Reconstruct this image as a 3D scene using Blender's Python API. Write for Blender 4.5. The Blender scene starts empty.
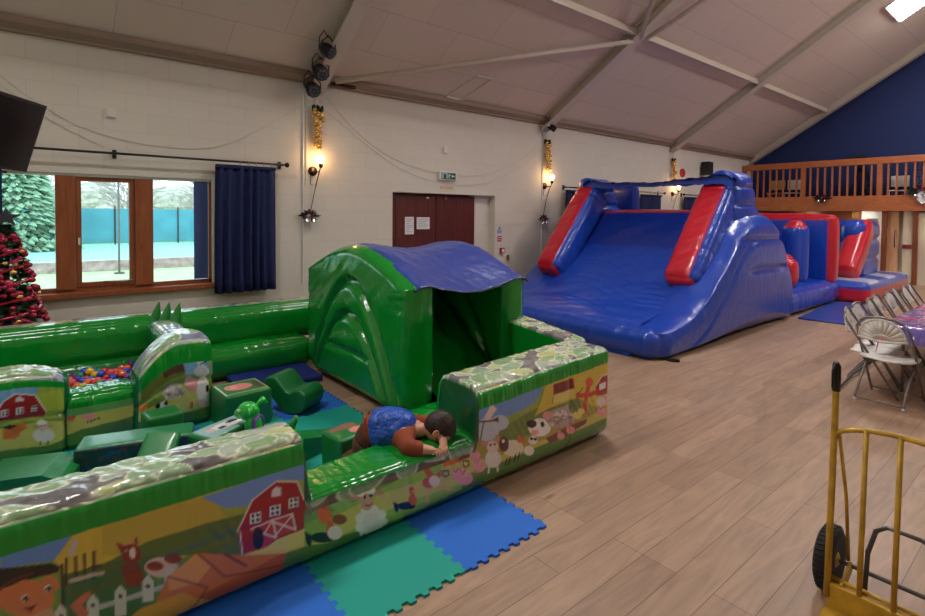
import bpy, bmesh, math, random
import numpy as np
from mathutils import Vector, Matrix
D = bpy.data
COL = bpy.context.scene.collection
random.seed(7); RNG = np.random.RandomState(11)
PI = math.pi

# ------------------------------------------------------------------ helpers
def lin(c):
    c = np.asarray(c, dtype=float) / 255.0
    return np.where(c <= 0.04045, c / 12.92, ((c + 0.055) / 1.055) ** 2.4)

def new_mat(name):
    m = D.materials.new(name); m.use_nodes = True
    nt = m.node_tree; return m, nt, nt.nodes['Principled BSDF'], nt.nodes['Material Output']

def set_in(b, **kw):
    for k, v in kw.items(): b.inputs[k.replace('_', ' ')].default_value = v

def add_bump(nt, b, scale, strength, dist=0.01, detail=3, src=None):
    tc = nt.nodes.new('ShaderNodeTexCoord'); n = nt.nodes.new('ShaderNodeTexNoise')
    n.inputs['Scale'].default_value = scale; n.inputs['Detail'].default_value = detail
    nt.links.new(tc.outputs['Object'], n.inputs['Vector'])
    bp = nt.nodes.new('ShaderNodeBump'); bp.inputs['Strength'].default_value = strength; bp.inputs['Distance'].default_value = dist
    nt.links.new(n.outputs['Fac'], bp.inputs['Height']); nt.links.new(bp.outputs['Normal'], b.inputs['Normal'])
    return n

def pm(name, rgb, rough=0.5, metal=0.0, coat=0.0, bump=None, var=0.0, vscale=8, emit=None, es=0, spec=0.5, alpha=None):
    m, nt, b, o = new_mat(name)
    c = lin(rgb); set_in(b, Base_Color=(*c, 1), Roughness=rough, Metallic=metal)
    b.inputs['Coat Weight'].default_value = coat; b.inputs['Specular IOR Level'].default_value = spec
    if var:
        tc = nt.nodes.new('ShaderNodeTexCoord'); n = nt.nodes.new('ShaderNodeTexNoise'); n.inputs['Scale'].default_value = vscale
        n.inputs['Detail'].default_value = 4
        r = nt.nodes.new('ShaderNodeValToRGB')
        r.color_ramp.elements[0].position = .3; r.color_ramp.elements[1].position = .7
        r.color_ramp.elements[0].color = (*np.clip(c * (1 - var), 0, 1), 1); r.color_ramp.elements[1].color = (*np.clip(c * (1 + var), 0, 1), 1)
        nt.links.new(tc.outputs['Object'], n.inputs['Vector']); nt.links.new(n.outputs['Fac'], r.inputs['Fac']); nt.links.new(r.outputs['Color'], b.inputs['Base Color'])
    if bump: add_bump(nt, b, *bump)
    if emit is not None:
        b.inputs['Emission Color'].default_value = (*lin(emit), 1); b.inputs['Emission Strength'].default_value = es
    return m

def mesh_obj(name, V, F, mats, parent=None, smooth=False, mi=None, recalc=True):
    me = D.meshes.new(name); me.from_pydata([tuple(v) for v in V], [], [tuple(f) for f in F])
    for m in (mats if isinstance(mats, (list, tuple)) else [mats]): me.materials.append(m)
    if mi is not None: me.polygons.foreach_set('material_index', list(mi))
    if recalc:
        bm = bmesh.new(); bm.from_mesh(me); bmesh.ops.recalc_face_normals(bm, faces=bm.faces); bm.to_mesh(me); bm.free()
    if smooth: me.polygons.foreach_set('use_smooth', [True] * len(me.polygons))
    me.update(); o = D.objects.new(name, me); COL.objects.link(o)
    if parent is not None: o.parent = parent
    return o

def tag(o, label=None, cat=None, group=None, kind=None):
    if label: o['label'] = label
    if cat: o['category'] = cat
    if group: o['group'] = group
    if kind: o['kind'] = kind
    return o

def empty(name, loc=(0, 0, 0), rz=0.0, label=None, cat=None, group=None):
    o = D.objects.new(name, None); COL.objects.link(o); o.location = loc; o.rotation_euler = (0, 0, rz); o.empty_display_size = .1
    return tag(o, label, cat, group)

def copy_tree(o, parent=None):
    c = o.copy(); COL.objects.link(c)
    if parent is not None: c.parent = parent
    for ch in [x for x in D.objects if x.parent == o]: copy_tree(ch, c)
    return c

class MB:
    """collects simple shapes into one mesh"""
    def __init__(s): s.V = []; s.F = []; s.mi = []; s.cur = 0
    def add(s, V, F):
        n = len(s.V); s.V += [tuple(v) for v in V]
        for f in F: s.F.append(tuple(i + n for i in f)); s.mi.append(s.cur)
        return s
    def box(s, x0, x1, y0, y1, z0, z1, b=0.0):
        if b <= 0:
            V = [(x, y, z) for x in (x0, x1) for y in (y0, y1) for z in (z0, z1)]
            return s.add(V, [(0, 1, 3, 2), (4, 6, 7, 5), (0, 4, 5, 1), (2, 3, 7, 6), (0, 2, 6, 4), (1, 5, 7, 3)])
        bm = bmesh.new(); bmesh.ops.create_cube(bm, size=1)
        for v in bm.verts:
            v.co = Vector(((x0 + x1) / 2 + v.co.x * (x1 - x0), (y0 + y1) / 2 + v.co.y * (y1 - y0), (z0 + z1) / 2 + v.co.z * (z1 - z0)))
        bmesh.ops.bevel(bm, geom=bm.edges[:], offset=b, segments=2, affect='EDGES', profile=.5)
        return s.bm(bm)
    def bm(s, bm):
        bm.verts.ensure_lookup_table(); V = [v.co[:] for v in bm.verts]; F = [[v.index for v in f.verts] for f in bm.faces]; bm.free(); return s.add(V, F)
    def tube(s, pts, r, n=8, closed=False, caps=True):
        pts = [Vector(p) for p in pts]; N = len(pts); rs = r if isinstance(r, (list, tuple)) else [r] * N
        V = []; F = []; up = None
        for i, p in enumerate(pts):
            if closed: t = pts[(i + 1) % N] - pts[i - 1]
            else: t = pts[min(i + 1, N - 1)] - pts[max(i - 1, 0)]
            t.normalize()
            if up is None:
                up = Vector((0, 0, 1)) if abs(t.z) < .9 else Vector((1, 0, 0))
            a = t.cross(up)
            if a.length < 1e-5: a = t.cross(Vector((0, 1, 0)))
            a.normalize(); b = a.cross(t).normalized(); up = b
            for k in range(n):
                w = 2 * PI * k / n; V.append(p + (a * math.cos(w) + b * math.sin(w)) * rs[i])
        for i in range(N if closed else N - 1):
            for k in range(n):
                j = (i + 1) % N; F.append((i * n + k, i * n + (k + 1) % n, j * n + (k + 1) % n, j * n + k))
        if caps and not closed: F.append(tuple(range(n))[::-1]); F.append(tuple((N - 1) * n + k for k in range(n)))
        return s.add(V, F)
    def bar(s, a, b, w, h, up=(0, 0, 1)):
        a = Vector(a); b = Vector(b); t = (b - a).normalized(); u = Vector(up); x = t.cross(u).normalized() * (w / 2); y = x.cross(t).normalized() * (h / 2)
        V = [p + i * x + j * y for p in (a, b) for i, j in ((-1, -1), (1, -1), (1, 1), (-1, 1))]
        return s.add(V, [(0, 1, 2, 3), (7, 6, 5, 4), (0, 4, 5, 1), (1, 5, 6, 2), (2, 6, 7, 3), (3, 7, 4, 0)])
    def sphere(s, c, r, seg=10, rings=6, sc=(1, 1, 1)):
        V = [(c[0], c[1], c[2] + r * sc[2])]; F = []
        for i in range(1, rings):
            a = PI * i / rings
            for k in range(seg):
                w = 2 * PI * k / seg; V.append((c[0] + r * sc[0] * math.sin(a) * math.cos(w), c[1] + r * sc[1] * math.sin(a) * math.sin(w), c[2] + r * sc[2] * math.cos(a)))
        V.append((c[0], c[1], c[2] - r * sc[2])); L = len(V) - 1
        for k in range(seg): F.append((0, 1 + k, 1 + (k + 1) % seg)); F.append((L, L - seg + (k + 1) % seg, L - seg + k))
        for i in range(rings - 2):
            for k in range(seg): a = 1 + i * seg; F.append((a + k, a + seg + k, a + seg + (k + 1) % seg, a + (k + 1) % seg))
        return s.add(V, F)
    def lathe(s, prof, c=(0, 0, 0), n=20, axis='z'):
        V = []; F = []
        for r, h in prof:
            for k in range(n):
                w = 2 * PI * k / n; p = (r * math.cos(w), r * math.sin(w), h)
                if axis == 'x': p = (p[2], p[0], p[1])
                if axis == 'y': p = (p[0], p[2], p[1])
                V.append((c[0] + p[0], c[1] + p[1], c[2] + p[2]))
        for i in range(len(prof) - 1):
            for k in range(n): F.append((i * n + k, i * n + (k + 1) % n, (i + 1) * n + (k + 1) % n, (i + 1) * n + k))
        F.append(tuple(range(n))); F.append(tuple((len(prof) - 1) * n + k for k in range(n)))
        return s.add(V, F)
    def prism(s, poly, a0, a1, axis='y'):
        def mp(p, a): return {'y': (p[0], a, p[1]), 'x': (a, p[0], p[1]), 'z': (p[0], p[1], a)}[axis]
        n = len(poly); V = [mp(p, a0) for p in poly] + [mp(p, a1) for p in poly]
        F = [tuple(range(n)), tuple(range(n, 2 * n))[::-1]] + [(i, (i + 1) % n, n + (i + 1) % n, n + i) for i in range(n)]
        return s.add(V, F)
    def build(s, name, mats, parent=None, smooth=False, **k): return mesh_obj(name, s.V, s.F, mats, parent, smooth, s.mi, **k)

def wav(x, seed=0, n=5, f=1.0):
    r = np.random.RandomState(seed); o = 0
    for k in range(n): o = o + np.sin(x * f * (1 + 1.7 * k * r.uniform(.6, 1.2)) + r.uniform(0, 6.28)) / (1 + .5 * k)
    return o / 2

# patches: list of (P[nu,nv,3], C[nu,nv,3] in sRGB 0-255)  -> one welded mesh with a corner colour attribute
def patch_obj(name, patches, mat, parent=None, label=None):
    V = []; C = []; F = []; off = 0
    for P, c in patches:
        nu, nv = P.shape[:2]; V.append(P.reshape(-1, 3)); C.append(np.broadcast_to(c, P.shape).reshape(-1, 3))
        i = np.arange(nu * nv).reshape(nu, nv) + off
        F.append(np.stack([i[:-1, :-1], i[1:, :-1], i[1:, 1:], i[:-1, 1:]], -1).reshape(-1, 4)); off += nu * nv
    V = np.concatenate(V); C = np.concatenate(C); F = np.concatenate(F)
    key = np.round(V, 4); _, first, inv = np.unique(key, axis=0, return_index=True, return_inverse=True); inv = inv.reshape(-1)
    G = inv[F]
    # keep faces with >=3 different corners
    d = [len(set(g)) for g in G.tolist()]; keep = np.array(d) == 4; tri = np.array(d) == 3
    faces = []; cc = []
    for g, f, n in zip(G.tolist(), F.tolist(), d):
        if n == 4: faces.append(g); cc += f
        elif n == 3:
            gg = []; 
            for a, b in zip(g, f):
                if a not in gg: gg.append(a); cc.append(b)
            faces.append(gg)
    me = D.meshes.new(name); me.from_pydata(V[first].tolist(), [], faces); me.materials.append(mat)
    at = me.color_attributes.new('Col', 'FLOAT_COLOR', 'CORNER')
    L = lin(np.clip(C[cc], 0, 255)); at.data.foreach_set('color', np.concatenate([L, np.ones((len(L), 1))], 1).astype(np.float32).ravel())
    bm = bmesh.new(); bm.from_mesh(me); bmesh.ops.recalc_face_normals(bm, faces=bm.faces); bm.to_mesh(me); bm.free()
    me.polygons.foreach_set('use_smooth', [True] * len(me.polygons)); me.update()
    o = D.objects.new(name, me); COL.objects.link(o)
    if parent is not None: o.parent = parent
    if label: o['label'] = label
    return o

def ibox(x0, x1, y0, y1, z0, z1, r, paint, res=.03, bulge=.02, disp=None, M=None, resf=None):
    """air-filled rounded box. paint(face, P)->(n,3) colours from the unrounded position; disp(P,N,face)->metres"""
    lo = np.array([x0, y0, z0]); hi = np.array([x1, y1, z1]); r = min(r, (hi - lo).min() / 2 - 1e-4); out = []
    cen = (lo + hi) / 2; half = (hi - lo) / 2
    def ax(a, rr):
        L = hi[a] - lo[a]; n = max(3, int(round((L - 2 * r) / rr)) + 1); k = max(4, int(math.ceil(r / min(rr, r / 3))))
        return np.unique(np.round(np.concatenate([np.linspace(lo[a], lo[a] + r, k), np.linspace(lo[a] + r, hi[a] - r, n), np.linspace(hi[a] - r, hi[a], k)]), 6))
    rr = (res,) * 3 if not resf else resf; AX = [ax(a, rr[a]) for a in range(3)]
    for a in range(3):
        b, c = [i for i in range(3) if i != a]; U, W = np.meshgrid(AX[b], AX[c], indexing='ij')
        for sgn, nm in ((-1, 'xyz'[a] + '0'), (1, 'xyz'[a] + '1')):
            P = np.zeros(U.shape + (3,)); P[..., b] = U; P[..., c] = W; P[..., a] = lo[a] if sgn < 0 else hi[a]
            inner = np.clip(P, lo + r, hi - r); d = P - inner; N = d / np.linalg.norm(d, axis=-1, keepdims=True)
            q = (P - cen) / half
            f = np.ones(U.shape)
            for i in range(3): f = f * np.where(i == a, 1, np.clip(1 - np.abs(q[..., i]) ** 4, 0, 1))
            Q = inner + N * r + N * (bulge * f)[..., None]
            col = np.asarray(paint(nm, P.reshape(-1, 3)), float)
            if col.ndim == 1: col = np.broadcast_to(col, (P.size // 3, 3))
            if disp is not None: Q = Q + N * disp(P, N, nm)[..., None]
            if M is not None: Q = Q @ np.array(M.to_3x3()).T + np.array(M.translation)
            out.append((Q, col.reshape(P.shape)))
    return out

def slab(Q, th, W, H, mp, paint, r=None, ns=40, nt=30, extra=None):
    """air-filled slab with a free outline. Q(s,t)->(a,b); mp(a,b,c)->xyz"""
    r = r or th / 2; s = .5 - .5 * np.cos(np.linspace(0, PI, ns)); t = .5 - .5 * np.cos(np.linspace(0, PI, nt)); S, T = np.meshgrid(s, t, indexing='ij')
    A, B = Q(S, T); d = np.minimum(np.minimum(S, 1 - S) * W, np.minimum(T, 1 - T) * H); h = th / 2 * np.sqrt(np.clip(1 - (1 - np.clip(d / r, 0, 1)) ** 2, 0, 1)); out = []
    for sg in (-1, 1):
        hh = h + (extra(A, B, S, T, sg) * np.clip(d / r, 0, 1) if extra is not None else 0)
        X, Y, Z = mp(A, B, sg * hh); P = np.stack(np.broadcast_arrays(X, Y, Z), -1); col = np.asarray(paint(A, B, S, T, sg), float); out.append((P, np.broadcast_to(col, P.shape)))
    return out

# ------------------------------------------------------------------ printed artwork painter
def aa(d, w=.004): return np.clip(.5 - d / w, 0, 1)
def art_apply(col, x, z, art, w=.005, fade=None):
    for it in art:
        k = it[0]; c = np.array(it[1], float)
        if k == 'p':
            pts = np.array(it[2]); x0, z0 = pts.min(0) - .01; x1, z1 = pts.max(0) + .01
            m = (x > x0) & (x < x1) & (z > z0) & (z < z1)
            if not m.any(): continue
            X = x[m]; Z = z[m]; ins = np.zeros(X.shape, bool); dist = np.full(X.shape, 9.)
            for i in range(len(pts)):
                a = pts[i]; b = pts[(i + 1) % len(pts)]
                if abs(a - b).sum() < 1e-6: continue
                cr = ((a[1] > Z) != (b[1] > Z)) & (X < (b[0] - a[0]) * (Z - a[1]) / (b[1] - a[1] + 1e-12) + a[0]); ins ^= cr
                e = b - a; t = np.clip(((X - a[0]) * e[0] + (Z - a[1]) * e[1]) / (e @ e), 0, 1); dist = np.minimum(dist, np.hypot(X - a[0] - t * e[0], Z - a[1] - t * e[1]))
            al = aa(np.where(ins, -dist, dist), w)
        elif k == 'c':
            r = it[2]; pts = np.array(it[3]); x0, z0 = pts.min(0) - r - .01; x1, z1 = pts.max(0) + r + .01
            m = (x > x0) & (x < x1) & (z > z0) & (z < z1)
            if not m.any(): continue
            X = x[m]; Z = z[m]; dist = np.full(X.shape, 9.)
            for a, b in zip(pts[:-1], pts[1:]):
                e = b - a; t = np.clip(((X - a[0]) * e[0] + (Z - a[1]) * e[1]) / (e @ e + 1e-12), 0, 1); dist = np.minimum(dist, np.hypot(X - a[0] - t * e[0], Z - a[1] - t * e[1]))
            al = aa(dist - max(r, .0025), w)
        else:
            o = np.array(it[2]); Mx = np.array([it[3], it[4]]).T; det = abs(np.linalg.det(Mx))
            if det < 1e-9: continue
            s = math.sqrt(det); e = np.abs(Mx).sum(1) + .02
            m = (abs(x - o[0]) < e[0]) & (abs(z - o[1]) < e[1])
            if not m.any(): continue
            q = np.linalg.inv(Mx) @ np.array([x[m] - o[0], z[m] - o[1]]); al = aa((np.hypot(q[0], q[1]) - 1) * s, w)
        col[m] = col[m] * (1 - al[:, None]) + c * al[:, None]
    return col

def pebbles(x, y, seed=5, dens=9.0, base=(112, 112, 106)):
    """big pale printed stones with cream rims"""
    col = np.tile(np.array(base, float), (len(x), 1)); r = np.random.RandomState(seed)
    x0, x1, y0, y1 = x.min(), x.max(), y.min(), y.max()
    g = np.clip(.5 + .5 * wav(x * 9 + y * 14, seed) * wav(y * 17 - x * 6, seed + 1), 0, 1)[:, None]; col = col * (.55 + .9 * g) + np.array([10, 8, 14])
    n = int(max(10, (x1 - x0) * (y1 - y0 + .05) * dens * 7)); pal = [(160, 186, 150), (140, 176, 128), (190, 202, 142), (150, 180, 146), (172, 186, 172)]
    for k in range(min(n, 160)):
        cx, cy = r.uniform(x0, x1), r.uniform(y0 - .02, y1 + .02); a, b = r.uniform(.07, .15), r.uniform(.04, .085); th = r.uniform(-.5, .5)
        dx, dy = x - cx, y - cy; m = (abs(dx) < .2) & (abs(dy) < .2)
        if not m.any(): continue
        u = (dx[m] * math.cos(th) + dy[m] * math.sin(th)) / a; v = (-dx[m] * math.sin(th) + dy[m] * math.cos(th)) / b; rad = np.hypot(u, v + .25 * u * u)
        al = aa((rad - 1) * b, .006)[:, None]; c = np.array(pal[k % 5], float); rim = aa(abs(rad - .9) * b - .004, .006)[:, None]
        cc = c * (1 - rim) + np.array([226, 230, 206.]) * rim; col[m] = col[m] * (1 - al) + cc * al
    return col
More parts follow.
